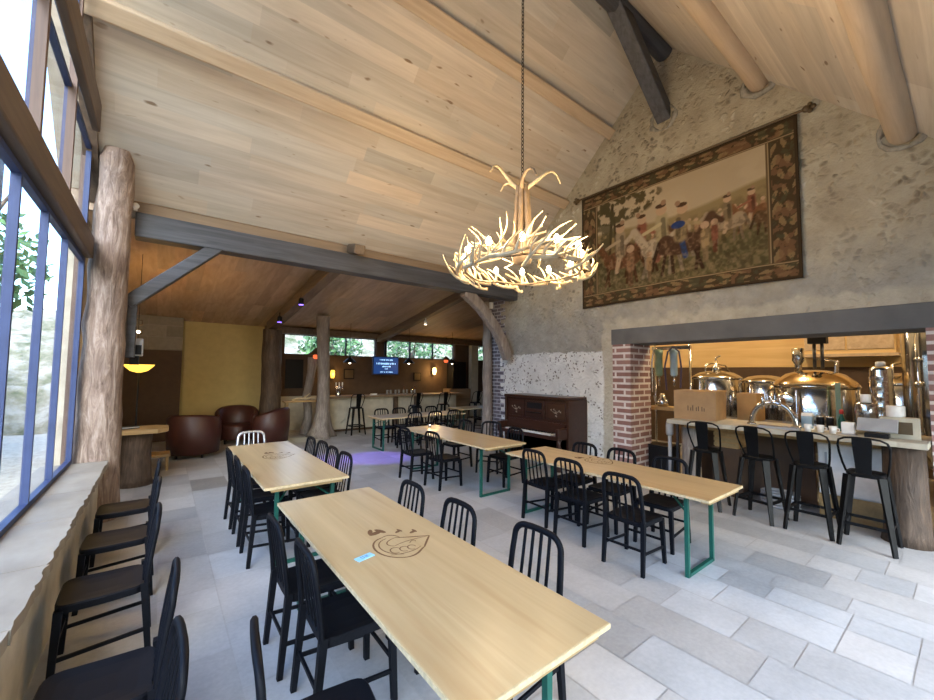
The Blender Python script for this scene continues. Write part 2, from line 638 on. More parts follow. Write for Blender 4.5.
# clear glass: see-through with a mirror-like sheen at grazing angles
k = N('clear_window_glass')
tr = k.n('BsdfTransparent')
tr.inputs['Color'].default_value = (0.95, 0.97, 0.98, 1)
gl = k.n('BsdfGlossy')
gl.inputs['Roughness'].default_value = 0.02
lw = k.n('LayerWeight')
pw_ = k.n('Math', operation='POWER')
k.l(lw.outputs['Facing'], pw_.inputs[0])
pw_.inputs[1].default_value = 5.0
fr = k.n('Math', operation='MULTIPLY_ADD')
k.l(pw_.outputs[0], fr.inputs[0])
fr.inputs[1].default_value = 0.30
fr.inputs[2].default_value = 0.025
ms_ = k.n('MixShader')
k.l(fr.outputs[0], ms_.inputs[0])
k.l(tr.outputs[0], ms_.inputs[1])
k.l(gl.outputs[0], ms_.inputs[2])
k.l(ms_.outputs[0], k.t.nodes['Material Output'].inputs['Surface'])
M['glass'] = k.m

k = N('woven_tapestry')
a = k.n('VertexColor', layer_name='Col')
f = k.noise(k.coord((1, 60, 60)), 4, 3)
k.color(k.mix(0.35, a.outputs['Color'], k.ramp(f, [(0.3, (0.55, 0.5, 0.45)), (0.7, (1, 1, 1))]), 'MULTIPLY'))
k.set(0.95, 0, 0.1)
M['tapestry'] = k.m

k = N('hillside_ground')
v = k.coord()
k.color(k.ramp(k.noise(v, 1.3, 8, 0.7), [(0.3, (0.05, 0.075, 0.025)), (0.48, (0.21, 0.19, 0.125)), (0.62, (0.36, 0.33, 0.26)), (0.75, (0.15, 0.17, 0.07))]))
k.set(0.95, 0, 0.1)
k.bump(k.noise(v, 5, 6), 0.8, 0.1)
M['hillside'] = k.m
M['terrace'] = plain('beige_gravel', (0.46, 0.40, 0.30), 0.95, var=0.25, scale=12)

# ================================================================== the room
XW, XL = 6.8, -0.8          # face of the gable wall, plane of the window wall
RY, RZ = 3.17, 7.68         # ridge
SL, SR = 0.95, 1.05         # roof slopes
YE, YB = 6.9, -1.3          # beam line, back wall


def roofz(y):
    return RZ - SL * (y - RY) if y > RY else RZ - SR * (RY - y)


def lowz(y):
    return roofz(YE) + (3.18 - roofz(YE)) * (y - YE) / (13.2 - YE)


# --- floor of mixed flagstones
fl = MB()
GX0, GX1, GY0, GY1 = -0.95, 12.0, -1.4, 13.3
x = GX0
gap = 0.005
while x < GX1:
    w = random.choice((0.30, 0.40, 0.40, 0.50))
    y = GY0 - random.uniform(0, 0.5)
    while y < GY1:
        l_ = random.choice((0.35, 0.5, 0.6, 0.75, 0.9))
        t = random.gauss(1.0, 0.10)
        if random.random() < 0.09:
            t *= 0.84
        if random.random() < 0.08:
            t *= 1.13
        wm = random.uniform(-0.02, 0.03)
        fl.col = (t * (1 + wm), t, t * (1 - wm))
        a0, a1, b0, b1 = x + gap, min(x + w, GX1) - gap, max(y, GY0) + gap, min(y + l_, GY1) - gap
        if b1 > b0 + 0.05:
            fl.add([(a0, b0, 0), (a1, b0, 0), (a1, b1, 0), (a0, b1, 0)], [(0, 1, 2, 3)])
        y += l_
    x += w
fl.col = (0.93, 0.92, 0.90)
fl.box(GX0, GY0, -0.2, GX1, GY1, -0.003)
struct(fl.build('floor', M['floor']))


# --- ceilings of boards
def boards(mb, P, u0, u1, v0, v1, w, lmin, lmax, spread):
    vv = v0
    while vv < v1 - 1e-6:
        ve = min(vv + w, v1)
        uu = u0 - random.uniform(0, lmax)
        while uu < u1:
            le = random.uniform(lmin, lmax)
            a, b = max(uu, u0), min(uu + le, u1)
            if b > a + 1e-3:
                t = random.gauss(1.0, spread)
                wm = random.gauss(0, 0.025)
                mb.col = (t * (1 + wm), t, t * (1 - wm))
                mb.add([P(a, vv), P(b, vv), P(b, ve), P(a, ve)], [(0, 1, 2, 3)])
            uu += le
        vv = ve


cm = MB()
boards(cm, lambda u, v_: (u, v_, roofz(v_)), -1.1, XW + 0.1, RY, YE, 0.155, 1.0, 2.8, 0.075)
boards(cm, lambda u, v_: (u, v_, roofz(v_)), -1.1, XW + 0.1, YB - 0.15, RY, 0.2, 1.2, 3.0, 0.07)
cm.col = (0.5, 0.5, 0.5)
for (y0, y1) in ((RY, YE + 0.0), (YB - 0.15, RY)):
    z0, z1 = roofz(y0), roofz(y1)
    cm.add([(-1.1, y0, z0 + .02), (XW + .8, y0, z0 + .02), (XW + .8, y1, z1 + .02), (-1.1, y1, z1 + .02),
            (-1.1, y0, z0 + .2), (XW + .8, y0, z0 + .2), (XW + .8, y1, z1 + .2), (-1.1, y1, z1 + .2)],
           [(0, 3, 2, 1), (4, 5, 6, 7), (0, 1, 5, 4), (1, 2, 6, 5), (2, 3, 7, 6), (3, 0, 4, 7)])
struct(cm.build('ceiling', M['plank_x']))
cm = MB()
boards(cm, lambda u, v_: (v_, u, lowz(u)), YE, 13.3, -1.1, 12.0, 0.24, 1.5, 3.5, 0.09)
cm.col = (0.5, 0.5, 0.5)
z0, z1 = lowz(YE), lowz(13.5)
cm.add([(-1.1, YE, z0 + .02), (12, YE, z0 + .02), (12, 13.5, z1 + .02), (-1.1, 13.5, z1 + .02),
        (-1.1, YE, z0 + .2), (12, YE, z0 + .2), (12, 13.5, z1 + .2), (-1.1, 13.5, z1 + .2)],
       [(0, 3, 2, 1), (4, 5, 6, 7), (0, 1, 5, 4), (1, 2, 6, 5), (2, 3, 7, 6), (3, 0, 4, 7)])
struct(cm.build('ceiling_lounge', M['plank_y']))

# --- gable wall (right) with the wide opening to the brewery
g = MB()
TH = 0.72
OY0, OY1, OZ = 0.33, 3.88, 2.41
# above the opening, up to the roof
g.prism([(YB, 2.7), (7.9, 2.7), (7.9, 3.9), (YE, roofz(YE) + .05), (RY, RZ + .05), (YB, roofz(YB) + .05)], XW, XW + TH, 'x')
g.box(XW, 4.24, 0, XW + TH, 7.9, 2.7)
g.box(XW, YB, 0, XW + TH, OY0 - 0.36, 2.7)
struct(g.build('wall_right', M['rubble']))
b = MB()
b.box(XW, OY1, 0, XW + TH, 4.24, OZ)
struct(b.build('wall_right_brick_pier', M['brick']))
b = MB()
b.box(XW, OY0 - 0.36, 0, XW + TH, OY0, OZ)
struct(b.build('wall_right_brick_jamb', M['brick']))
b = MB()
b.box(XW - 0.012, -0.6, OZ, XW + TH, 4.26, 2.70)
struct(b.build('trim_lintel', M['concrete'], bevel=0.01))
# brick toothing at the far end of the wall
b = MB()
zz = 0.0
i = 0
while zz < 3.7:
    yy = 7.22 + (0.16 if i % 2 else 0.0) + random.uniform(-.04, .04)
    b.box(XW - 0.015, yy, zz, XW + 0.2, 7.915, zz + 0.1)
    zz += 0.1
    i += 1
b.box(XW - .005, 7.9, 0, XW + TH, 7.925, 3.7)
struct(b.build('wall_right_brick_quoin', M['brick_grey']))
# --- left wall: low stone wall, sill, big timber and steel window
b = MB()
b.box(-1.05, YB - 0.1, 0, -0.53, 6.42, 0.69)
b.box(-1.05, 7.0, 0, -0.88, 13.4, 3.9)
struct(b.build('wall_left', M['cream_band']))
b = MB()
yy = YB
while yy < 6.4:
    l_ = random.uniform(0.55, 0.95)
    y1 = min(yy + l_, 6.43)
    t = random.gauss(1, 0.05)
    b.col = (t, t, t)
    n = 18
    edge = [(-0.455 + random.uniform(-.009, .009), yy + .003 + (y1 - yy - .006) * i / n) for i in range(n + 1)]
    b.prism([(-1.02, yy + .003)] + edge + [(-1.02, y1 - .003)], 0.685, 0.75, 'z')
    yy = y1
struct(b.build('trim_stone_sill', M['sill']))


def window(name, x, ys, z0, z1, mat, fr=0.045, dep=0.05):
    """steel window in a plane x = const; ys are mullion centres, the first and last are the jambs"""
    w_ = thing(name, (x, ys[0], z0), None, None)
    struct(w_)
    h = z1 - z0
    f = MB()
    a, b_ = 0, ys[-1] - ys[0]
    lo, hi = min(a, b_), max(a, b_)
    f.box(-dep / 2, lo, 0, dep / 2, hi, fr).box(-dep / 2, lo, h - fr, dep / 2, hi, h)
    f.box(-dep / 2, lo, fr, dep / 2, lo + fr, h - fr).box(-dep / 2, hi - fr, fr, dep / 2, hi, h - fr)
    f.build('frame', mat, w_)
    for y_ in ys[1:-1]:
        MB().box(-dep / 2, y_ - ys[0] - .016, fr, dep / 2, y_ - ys[0] + .016, h - fr).build('mullion', mat, w_)
    for p, q in zip(ys[:-1], ys[1:]):
        u0, u1 = sorted((p - ys[0], q - ys[0]))
        MB().box(-.004, u0 + .004, .004, .004, u1 - .004, h - .004).build('pane', M['glass'], w_)
    return w_


ys = [6.46, 5.42, 4.58, 3.78, 2.98, 2.18, 1.38, 0.58, -0.22, -1.25]
window('window_1', XL, ys, 0.75, 3.16, M['blue_frame'])
window('window_2', XL, [6.46, 5.10, 3.96, 2.6, 1.2, -0.2, -1.25], 3.44, 4.52, M['blue_frame'])
window('window_3', XL, [5.85, 5.10, 3.96, 2.6, 1.2, 0.3], 4.86, 5.0 + 0.1, M['blue_frame'])
# tall gable panes above the upper rail: stepped panes that follow the roof
gp = struct(thing('window_4', (XL, 0, 5.1), None, None))
steps = [(5.85, 5.10), (5.06, 3.98), (3.94, 2.6), (2.56, 1.2), (1.16, 0.3)]
for (a, b_) in steps:
    za, zb = roofz(a) - .1, roofz(b_) - .1
    m_ = MB()
    m_.prism([(b_, 0), (a, 0), (a, max(.02, za - 5.1)), (b_, max(.02, zb - 5.1))] if not (a > RY > b_) else [(b_, 0), (a, 0), (a, za - 5.1), (RY, RZ - 5.2), (b_, zb - 5.1)], -.004, .004, 'x')
    m_.build('pane', M['glass'], gp)
for y_ in (5.08, 3.96, 2.58, 1.18):
    MB().box(-.035, y_ - .025, 0, .035, y_ + .025, roofz(y_) - .1 - 5.1).build('mullion', M['blue_frame'], gp)

RAILG = 'window wall timbers'


def timber(name, label, p, q, w, h, mat, cat='beam', up=(0, 0, 1), group=None, bevel=0.012, x_off=0):
    p, q = Vector(p), Vector(q)
    o = MB().bar((0, 0, 0), q - p, w, h, up).build(name, mat, None, p, bevel)
    return tag(o, label, cat, group)


timber('timber_rail', 'weathered brown timber rail across the tall window, lower of the two', (-0.77, YB, 3.30), (-0.77, 6.46, 3.30), 0.13, 0.26, M['rail_wood'], 'beam', group=RAILG)
timber('timber_rail', 'weathered brown timber rail high on the window wall, upper of the two', (-0.70, YB, 4.69), (-0.70, 6.0, 4.69), 0.07, 0.32, M['rail_wood'], 'beam', group=RAILG)
MR = {}
for y_, lab in ((5.04, 'brown timber window post above the lower rail, nearest the log post'), (3.90, 'brown timber window post above the lower rail, second from the log post'),
                (2.55, 'brown timber window post above the lower rail, third from the log post')):
    o = MB().box(-.03, -.03, 0, .03, .03, roofz(y_) - 3.43 - .04).build('window_post', M['jamb_wood'], None, (-0.77, y_ + .06, 3.435))
    tag(o, lab, 'post', 'upper window posts')
o = MB().box(-.05, -.03, 0, .04, .035, 4.1).build('window_post', M['jamb_wood'], None, (-0.82, 6.495, 0.75))
tag(o, 'reddish brown timber jamb between the blue window and the log post', 'post')
b = MB()
b.prism([(YB, 2.98), (YB, roofz(YB)), (RY, RZ), (YE, roofz(YE)), (YE, roofz(YE) - .14), (RY, RZ - .14), (YB, roofz(YB) - .14)], -0.86, -0.72, 'x')
struct(b.build('trim_gable_edge', M['rail_wood']))

# --- back wall behind the camera: a long glazed front
b = MB()
b.box(XL - .2, YB - .1, 0, XW, YB, 0.12).box(XL - .2, YB - .1, 1.95, XW, YB, 3.12)
struct(b.build('wall_back', M['rail_wood']))
bw = struct(thing('window_5', (XL, YB - .05, 0.12), None, None))
f = MB()
f.box(0, -.03, 0, 7.55, .03, .06).box(0, -.03, 1.77, 7.55, .03, 1.83)
f.build('frame', M['blue_frame'], bw)
for i in range(8):
    MB().box(i * 1.07, -.035, .06, i * 1.07 + .06, .035, 1.77).build('mullion', M['blue_frame'], bw)
MB().box(0.02, -.004, .03, 7.5, .004, 1.81).build('pane', M['glass'], bw)

# --- far wall of the lounge and bar
b = MB()
b.box(0.40, 13.2, 0, 2.45, 13.4, 3.3)
struct(b.build('wall_lounge_yellow', M['yellow_wall']))
b = MB()
b.box(-0.9, 12.9, 2.35, 0.42, 13.2, 3.35)
struct(b.build('wall_lounge_stone', M['block']))
b = MB()
b.box(-0.9, 12.86, 0, 0.42, 13.2, 2.35)
struct(b.build('wall_lounge_panelling', M['dark_wall']))
b = MB()
WZ0, WZ1 = 2.36, 3.02
b.box(2.45, 13.2, 1.05, 12.0, 13.4, WZ0)
b.box(2.45, 13.2, WZ1, 12.0, 13.4, 3.35)
for (a, c_) in ((2.45, 3.0), (6.1, 6.5), (9.6, 10.4), (11.3, 12.0)):
    b.box(a, 13.2, WZ0, c_, 13.4, WZ1)
struct(b.build('wall_bar', M['dark_wall']))
b = MB()
b.box(2.45, 13.19, 0, 12.0, 13.4, 1.05)
struct(b.build('wall_bar_base', M['white_wall']))
b = MB()
b.box(11.8, 7.0, 0, 12.0, 13.4, 4.1)
struct(b.build('wall_bar_side', M['dark_wall']))
b = MB()
b.box(XW + TH, 7.75, 0, 12.0, 7.9, 4.1)
struct(b.build('wall_bar_front', M['dark_wall']))
wi = 6
for (a, c_, mids) in ((3.0, 6.1, (4.42, 5.0)), (6.5, 9.6, (7.52, 8.55)), (10.4, 11.3, (10.85,))):
    w_ = struct(thing('window_%d' % wi, (a, 13.3, WZ0), None, None))
    wi += 1
    f = MB()
    L_ = c_ - a
    f.box(0, -.05, 0, L_, .05, .03).box(0, -.05, WZ1 - WZ0 - .03, L_, .05, WZ1 - WZ0)
    f.box(0, -.05, 0, .03, .05, WZ1 - WZ0).box(L_ - .03, -.05, 0, L_, .05, WZ1 - WZ0)
    # rounded corners where the opening meets the inner wall
    for cx, sg in (((L_, -1),) if a == 3.0 else ((0, 1),) if a == 6.5 else ()):
        for zc, sz in ((WZ1 - WZ0, -1), (0, 1)):
            R_ = 0.16
            arc = [(cx, zc)] + [(cx + sg * (R_ - R_ * math.cos(t)), zc + sz * (R_ - R_ * math.sin(t))) for t in [PI / 2 * i / 6 for i in range(7)]]
            f.prism(arc, -.1, .05, 'y')
    f.build('frame', M['dark_wall'], w_)
    for m_ in mids:
        MB().box(m_ - a - .02, -.03, .03, m_ - a + .02, .03, WZ1 - WZ0 - .03).build('mullion', M['black_plastic'], w_)
    MB().box(.01, -.004, .01, L_ - .01, .004, WZ1 - WZ0 - .01).build('pane', M['glass'], w_)

# --- brewery room beyond the opening
b = MB()
b.box(11.2, -3.0, 0, 11.35, 7.75, 2.05)
struct(b.build('wall_brewery', M['dark_wall']))
b = MB()
b.box(11.19, -3.0, 2.05, 11.35, 7.75, 4.1)
struct(b.build('wall_brewery_plywood', M['plywood']))
b = MB()
b.box(XW + TH, -3.1, 0, 11.35, -3.0, 4.1)
struct(b.build('wall_brewery_side', M['white_wall']))
b = MB()
b.box(XW + TH, -3.1, 4.1, 11.35, 7.9, 4.2)
struct(b.build('ceiling_brewery', M['plywood']))
b = MB()
b.box(XW, -3.1, 0, XW + TH, YB, 4.1)
struct(b.build('wall_brewery_return', M['rubble']))
b = MB()
b.box(XW + .05, -3.1, -0.2, 11.35, -1.4, 0)
struct(b.build('floor_brewery', M['concrete']))

# --- timbers
PG = 'ceiling purlins'
for y_, lab in ((5.38, 'pale squared purlin low on the far ceiling slope'), (4.28, 'pale squared purlin high on the far ceiling slope')):
    o = MB().box(-1.0, -.10, -.13, XW + .05, .10, .05).build('ceiling_purlin', M['purlin'], None, (0, y_, roofz(y_)), 0.02)
    o.rotation_euler = (-math.atan(SL), 0, 0)
    tag(o, lab, 'beam', PG)
for y_, lab in ((1.80, 'honey coloured round purlin on the near slope, left above the tapestry'), (0.42, 'pale round purlin on the near slope, above the right end of the tapestry')):
    o = MB().tube([(-1.0 + i * .6, random.uniform(-.008, .008), random.uniform(-.008, .008)) for i in range(14)], [0.135 + random.uniform(-.006, .006) for i in range(14)], 14).build('ceiling_purlin', M['purlin'], None, (0, y_, roofz(y_) - .06))
    tag(o, lab, 'beam', PG)
    c_ = MB().tube([(XW - .01, .20 * math.cos(t) * 1.0, .19 * math.sin(t)) for t in [2 * PI * i / 14 for i in range(14)]], [.040 + random.uniform(-.02, .02) for i in range(14)], 7, closed=True, wob=.4)
    c_.build('mortar_collar', M['mortar'], o)
o = MB().tube([(-1.0 + i * .6, 0, 0) for i in range(14)], 0.15, 12).build('ridge_beam', M['dark_beam'], None, (0, RY, RZ - .13))
tag(o, 'dark ridge beam along the peak of the ceiling', 'beam')
o = MB().bar((1.62, 0.03, -1.20), (-0.05, 0, 0.0), .24, .24, (0, 0, 1)).build('ridge_strut', M['dark_beam'], None, (5.27, RY, 7.58), .02)
tag(o, 'dark timber strut slanting from the ridge into the stone gable', 'beam')
c_ = MB().tube([(1.55, .03 + .21 * math.cos(t), -1.22 + .21 * math.sin(t)) for t in [2 * PI * i / 14 for i in range(14)]], [.042 + random.uniform(-.02, .02) for i in range(14)], 7, closed=True, wob=.4)
c_.build('mortar_collar', M['mortar'], o)

tag(MB().box(0, -.13, 0, 7.15, .13, .33).build('tie_beam', M['dark_beam'], None, (-.36, 6.9, 3.62), .015), 'long dark oak tie beam spanning from the log post to the gable wall', 'beam')
struct(MB().box(-1.0, 6.92, 3.9, XW + .1, 6.98, 4.2).build('trim_beam_board', M['strip_wood']))
tag(MB().bar((-.0, 0, 0), (.98, 0, .95), .16, .20, (0, 1, 0)).build('beam_brace', M['dark_beam'], None, (-.40, 6.88, 2.72), .012), 'straight dark brace from the pale log post up to the tie beam', 'beam')
tag(MB().box(-.05, -.07, 0, .05, .07, .75).build('brace_post', M['dark_beam'], None, (-.34, 6.9, 2.0), .01), 'short dark timber upright fixed behind the pale log post', 'post')
o = MB()
pts = [(5.25, 0, 3.66), (5.72, 0, 3.35), (6.15, 0, 2.93), (6.42, 0, 2.55), (6.58, 0, 2.2)]
o.tube([(p[0] - 6.42, 0, p[2] - 2.2) for p in pts], [.17, .165, .16, .16, .15], 4, ref=(0, 1, 0), flat=.8)
tag(o.build('beam_brace', M['log_grey'], None, (6.42, 6.9, 2.2), .02), 'thick curved grey brace from the tie beam down to the brick wall end', 'beam')
# stub of a rafter tail sitting on the beam
tag(MB().bar((0, -.28, -.02), (0, .2, .1), .2, .17).build('rafter_tail', M['brown_beam'], None, (2.68, 6.86, 4.02), .02), 'short sawn rafter tail sitting on top of the tie beam', 'beam')
RG = 'lounge rafters'
tag(MB().bar((0, 0, 0), (-.1, 5.2, -.776), .22, .26).build('lounge_rafter', M['brown_beam'], None, (2.5, 7.0, 3.86), .015), 'dark rafter under the low lounge ceiling, left one with violet lamps', 'beam', RG)
tag(MB().bar((0, 0, 0), (.3, 5.9, -.88), .18, .22).build('lounge_rafter', M['brown_beam'], None, (5.75, 7.0, 3.86), .015), 'brown rafter under the low lounge ceiling, right one over the bar tables', 'beam', RG)
tag(MB().box(0, -.1, 0, 9.4, .1, .2).build('wall_plate', M['brown_beam'], None, (2.4, 12.95, 2.99), .015), 'brown timber plate along the top of the bar windows', 'beam')


def log(name, label, cat, pts, rad, mat, n=16, wob=.04):
    p0 = Vector(pts[0])
    # resample for natural bumps
    P, R_ = [], []
    for i in range(len(pts) - 1):
        a, b_ = Vector(pts[i]), Vector(pts[i + 1])
        st = max(2, int((b_ - a).length / .22))
        for j in range(st):
            t = j / st
            P.append(a.lerp(b_, t) - p0 + Vector((random.uniform(-.012, .012), random.uniform(-.012, .012), 0)))
            R_.append((rad[i] * (1 - t) + rad[i + 1] * t) * random.uniform(.975, 1.025))
    P.append(Vector(pts[-1]) - p0)
    R_.append(rad[-1])
    P[0] = Vector((0, 0, 0))
    o = MB().tube(P, R_, n, wob=wob).build(name, mat, None, p0)
    return tag(o, label, cat)


log('log_post', 'massive pale debarked log post beside the tall window', 'post', [(-.58, 6.70, 0), (-.58, 6.70, 1.0), (-.58, 6.66, 2.4), (-.56, 6.6, 3.8), (-.55, 6.5, 4.45), (-.55, 6.49, 4.6)], [.25, .215, .20, .18, .165, .13], M['log_pale'], 20)
log('log_post', 'thick brown log column between the yellow wall and the bar', 'post', [(2.38, 11.9, 0), (2.40, 11.9, 1.5), (2.40, 11.9, 2.97)], [.30, .25, .24], M['log_brown'])
log('log_post', 'slim greyish log post in front of the plum brick wall end', 'post', [(6.58, 7.66, 0), (6.62, 7.68, .7), (6.655, 7.72, 2.2), (6.655, 7.74, 3.7)], [.17, .13, .12, .115], M['log_grey'])
# tree column with root flare
tc_ = MB()
prof = [(0, .36), (.12, .31), (.3, .25), (.6, .205), (1.0, .175), (1.6, .16), (2.4, .165), (3.0, .17), (3.4, .18)]
n = 28
vv, ff = [], []
for (z, r_) in prof:
    for q in range(n):
        a = 2 * PI * q / n
        fl_ = 1 + .22 * math.exp(-z * 2.2) * math.cos(a * 5 + .6) + .05 * math.cos(a * 3 + z)
        vv.append((r_ * fl_ * math.cos(a) + .03 * math.sin(z * 1.3), r_ * fl_ * math.sin(a), z))
for i in range(len(prof) - 1):
    for q in range(n):
        ff.append((i * n + q, i * n + (q + 1) % n, (i + 1) * n + (q + 1) % n, (i + 1) * n + q))
ff.append(tuple(range(n))[::-1])
tc_.add(vv, ff, True)
tag(tc_.build('tree_column', M['log_grey'], None, (3.62, 11.35, 0)), 'grey natural tree trunk column with flared roots at the bar', 'post')

# ================================================================== furniture
# ---- slat-back chair, faces +Y, origin on the floor under the seat
SEAT = .465


def chair_meshes(mat):
    d = {}
    # back frame: two rear posts joined by a rounded top
    P = [(-.195, -.215, .47), (-.195, -.222, .56), (-.19, -.240, .70), (-.182, -.255, .80)]
    arc = []
    for i in range(1, 8):
        t = PI / 2 * i / 8
        arc.append((-.182 + .085 * (1 - math.cos(t)), -.255 - .012 * i / 8, .80 + .08 * math.sin(t)))
    top = P + arc + [(-.05, -.268, .884), (.05, -.268, .884)]
    full = top[:-1] + [(-x_, y_, z_) for x_, y_, z_ in reversed(top[:-1])]
    d['back_frame'] = MB().tube(full, .021, 8, ref=(0, 1, 0), flat=.72).mesh('back_frame', mat)
    sl = []
    for x_ in (-.098, -.033, .033, .098):
        m_ = MB().tube([(x_ * 1.02, -.200, .462), (x_, -.232, .66), (x_ * .97, -.266, .876)], .0125, 6, ref=(0, 1, 0), flat=.5)
        sl.append(m_.mesh('slat', mat))
    d['slats'] = sl
    # seat: rounded slab with a rim
    out = []
    for i in range(24):
        t = 2 * PI * i / 24
        cx, cy = math.cos(t), math.sin(t)
        e = .27
        wx = .205 if cy > 0 else .195
        out.append((wx * math.copysign(abs(cx) ** e, cx), .205 * math.copysign(abs(cy) ** e, cy)))
    sm = MB()
    n = len(out)
    rings = [(1.0, SEAT - .045), (1.0, SEAT - .008), (.965, SEAT), (.7, SEAT - .008), (.35, SEAT - .013)]
    vv, ff = [], []
    for s_, z_ in rings:
        vv += [(x_ * s_, y_ * s_, z_) for x_, y_ in out]
    for i in range(len(rings) - 1):
        for q in range(n):
            ff.append((i * n + q, i * n + (q + 1) % n, (i + 1) * n + (q + 1) % n, (i + 1) * n + q))
    ff.append(tuple((len(rings) - 1) * n + q for q in range(n)))
    ff.append(tuple(range(n))[::-1])
    sm.add(vv, ff, False)
    d['seat'] = sm.mesh('seat', mat)
    legs = []
    for s_ in (-1, 1):
        legs.append(MB().bar((s_ * .182, .182, SEAT - .03), (s_ * .198, .20, 0), .041, .041, (0, 1, 0), .031, .031).mesh('leg', mat))
        legs.append(MB().bar((s_ * .190, -.205, SEAT + .02), (s_ * .198, -.245, 0), .041, .041, (0, 1, 0), .031, .031).mesh('leg', mat))
    d['legs'] = legs
    st = []
    for s_ in (-1, 1):
        st.append(MB().bar((s_ * .193, .19, .16), (s_ * .193, -.228, .19), .014, .022).mesh('stretcher', mat))
    st.append(MB().bar((-.19, .19, .22), (.19, .19, .22), .014, .022).mesh('stretcher', mat))
    st.append(MB().bar((-.19, -.225, .22), (.19, -.225, .22), .014, .022).mesh('stretcher', mat))
    d['stretchers'] = st
    return d


CH = {'black': chair_meshes(M['black_metal']), 'grey': chair_meshes(M['grey_metal'])}


def link(name, me, parent):
    o = bpy.data.objects.new(name, me)
    COL.objects.link(o)
    o.parent = parent
    return o


def chair(x, y, rz, label, group, kind='black'):
    t = thing('slat_chair', (x, y, 0), label, 'chair', math.radians(rz), group)
    d = CH[kind]
    link('seat', d['seat'], t)
    link('back_frame', d['back_frame'], t)
    for m_ in d['slats']:
        link('slat', m_, t)
    for m_ in d['legs']:
        link('leg', m_, t)
    for m_ in d['stretchers']:
        link('stretcher', m_, t)
    return t


# ---- long trestle table; origin on the floor at its centre, long side along local Y
def stroke(mb, pts, w, z):
    """flat ribbon drawn on the table top"""
    n = len(pts)
    L_, R_ = [], []
    for i, p in enumerate(pts):
        a = Vector((*pts[max(i - 1, 0)], 0))
        b_ = Vector((*pts[min(i + 1, n - 1)], 0))
        d = (b_ - a).normalized()
        nrm = Vector((-d.y, d.x, 0))
        ww = w * (0.55 + .45 * math.sin(PI * (i + .5) / n))
        L_.append((p[0] + nrm.x * ww / 2, p[1] + nrm.y * ww / 2, z))
        R_.append((p[0] - nrm.x * ww / 2, p[1] - nrm.y * ww / 2, z))
    mb.add(L_ + R_, [(n + i, n + i + 1, i + 1, i) for i in range(n - 1)])


def bez(a, b_, c, d, n=12):
    return [tuple((1 - t) ** 3 * a[i] + 3 * (1 - t) ** 2 * t * b_[i] + 3 * (1 - t) * t * t * c[i] + t ** 3 * d[i] for i in (0, 1)) for t in [j / n for j in range(n + 1)]]


def logo():
    """burnt brand: hop cone shape with a double rim at one side, a point at the other and leaves above"""
    m_ = MB()
    z = 0
    stroke(m_, bez((-.05, .12), (-.16, .10), (-.17, -.08), (-.03, -.13)), .012, z)
    stroke(m_, bez((-.03, .10), (-.13, .08), (-.13, -.06), (-.01, -.10)), .008, z)
    stroke(m_, bez((-.03, -.13), (.05, -.155), (.09, -.09), (.125, -.075)), .012, z)
    stroke(m_, [(.125, -.075), (.15, -.045), (.18, -.01), (.215, .03)], .012, z)
    stroke(m_, bez((.215, .03), (.15, .05), (.10, .06), (.02, .09)), .010, z)
    stroke(m_, bez((-.05, .12), (.0, .15), (.04, .12), (.05, .075)), .009, z)
    stroke(m_, bez((.02, .09), (-.06, .07), (-.07, .02), (-.02, .0)), .007, z)
    stroke(m_, bez((-.02, .0), (.04, .03), (.12, .03), (.215, .03)), .006, z)
    stroke(m_, bez((.07, -.005), (.09, .03), (.12, .02), (.11, .0)), .006, z)
    # curls of the lettering inside
    for cx, cy, r_ in ((-.035, -.045, .03), (.015, -.05, .026), (.06, -.05, .024)):
        stroke(m_, [(cx + r_ * math.cos(t), cy + r_ * math.sin(t)) for t in [i * .5 for i in range(11)]], .007, z)
    stroke(m_, bez((-.08, -.08), (-.02, -.095), (.05, -.1), (.11, -.06)), .006, z)
    # leaves above
    for cx, cy, a, s_ in ((-.06, .19, .3, 1.0), (-.085, .215, 1.2, .8), (-.025, .205, 2.2, .9), (.07, .155, .5, .55), (.085, .165, 2.0, .5), (.15, .115, .4, .6), (.165, .125, 1.8, .5)):
        n = 10
        pts = []
        for i in range(n):
            t = 2 * PI * i / n
            ex, ey = .046 * s_ * math.cos(t), .019 * s_ * math.sin(t)
            pts.append((cx + ex * math.cos(a) - ey * math.sin(a), cy + ex * math.sin(a) + ey * math.cos(a), z))
        m_.add(pts, [tuple(range(n))])
    return m_


LOGO = logo().mesh('engraved_emblem', M['burn'])


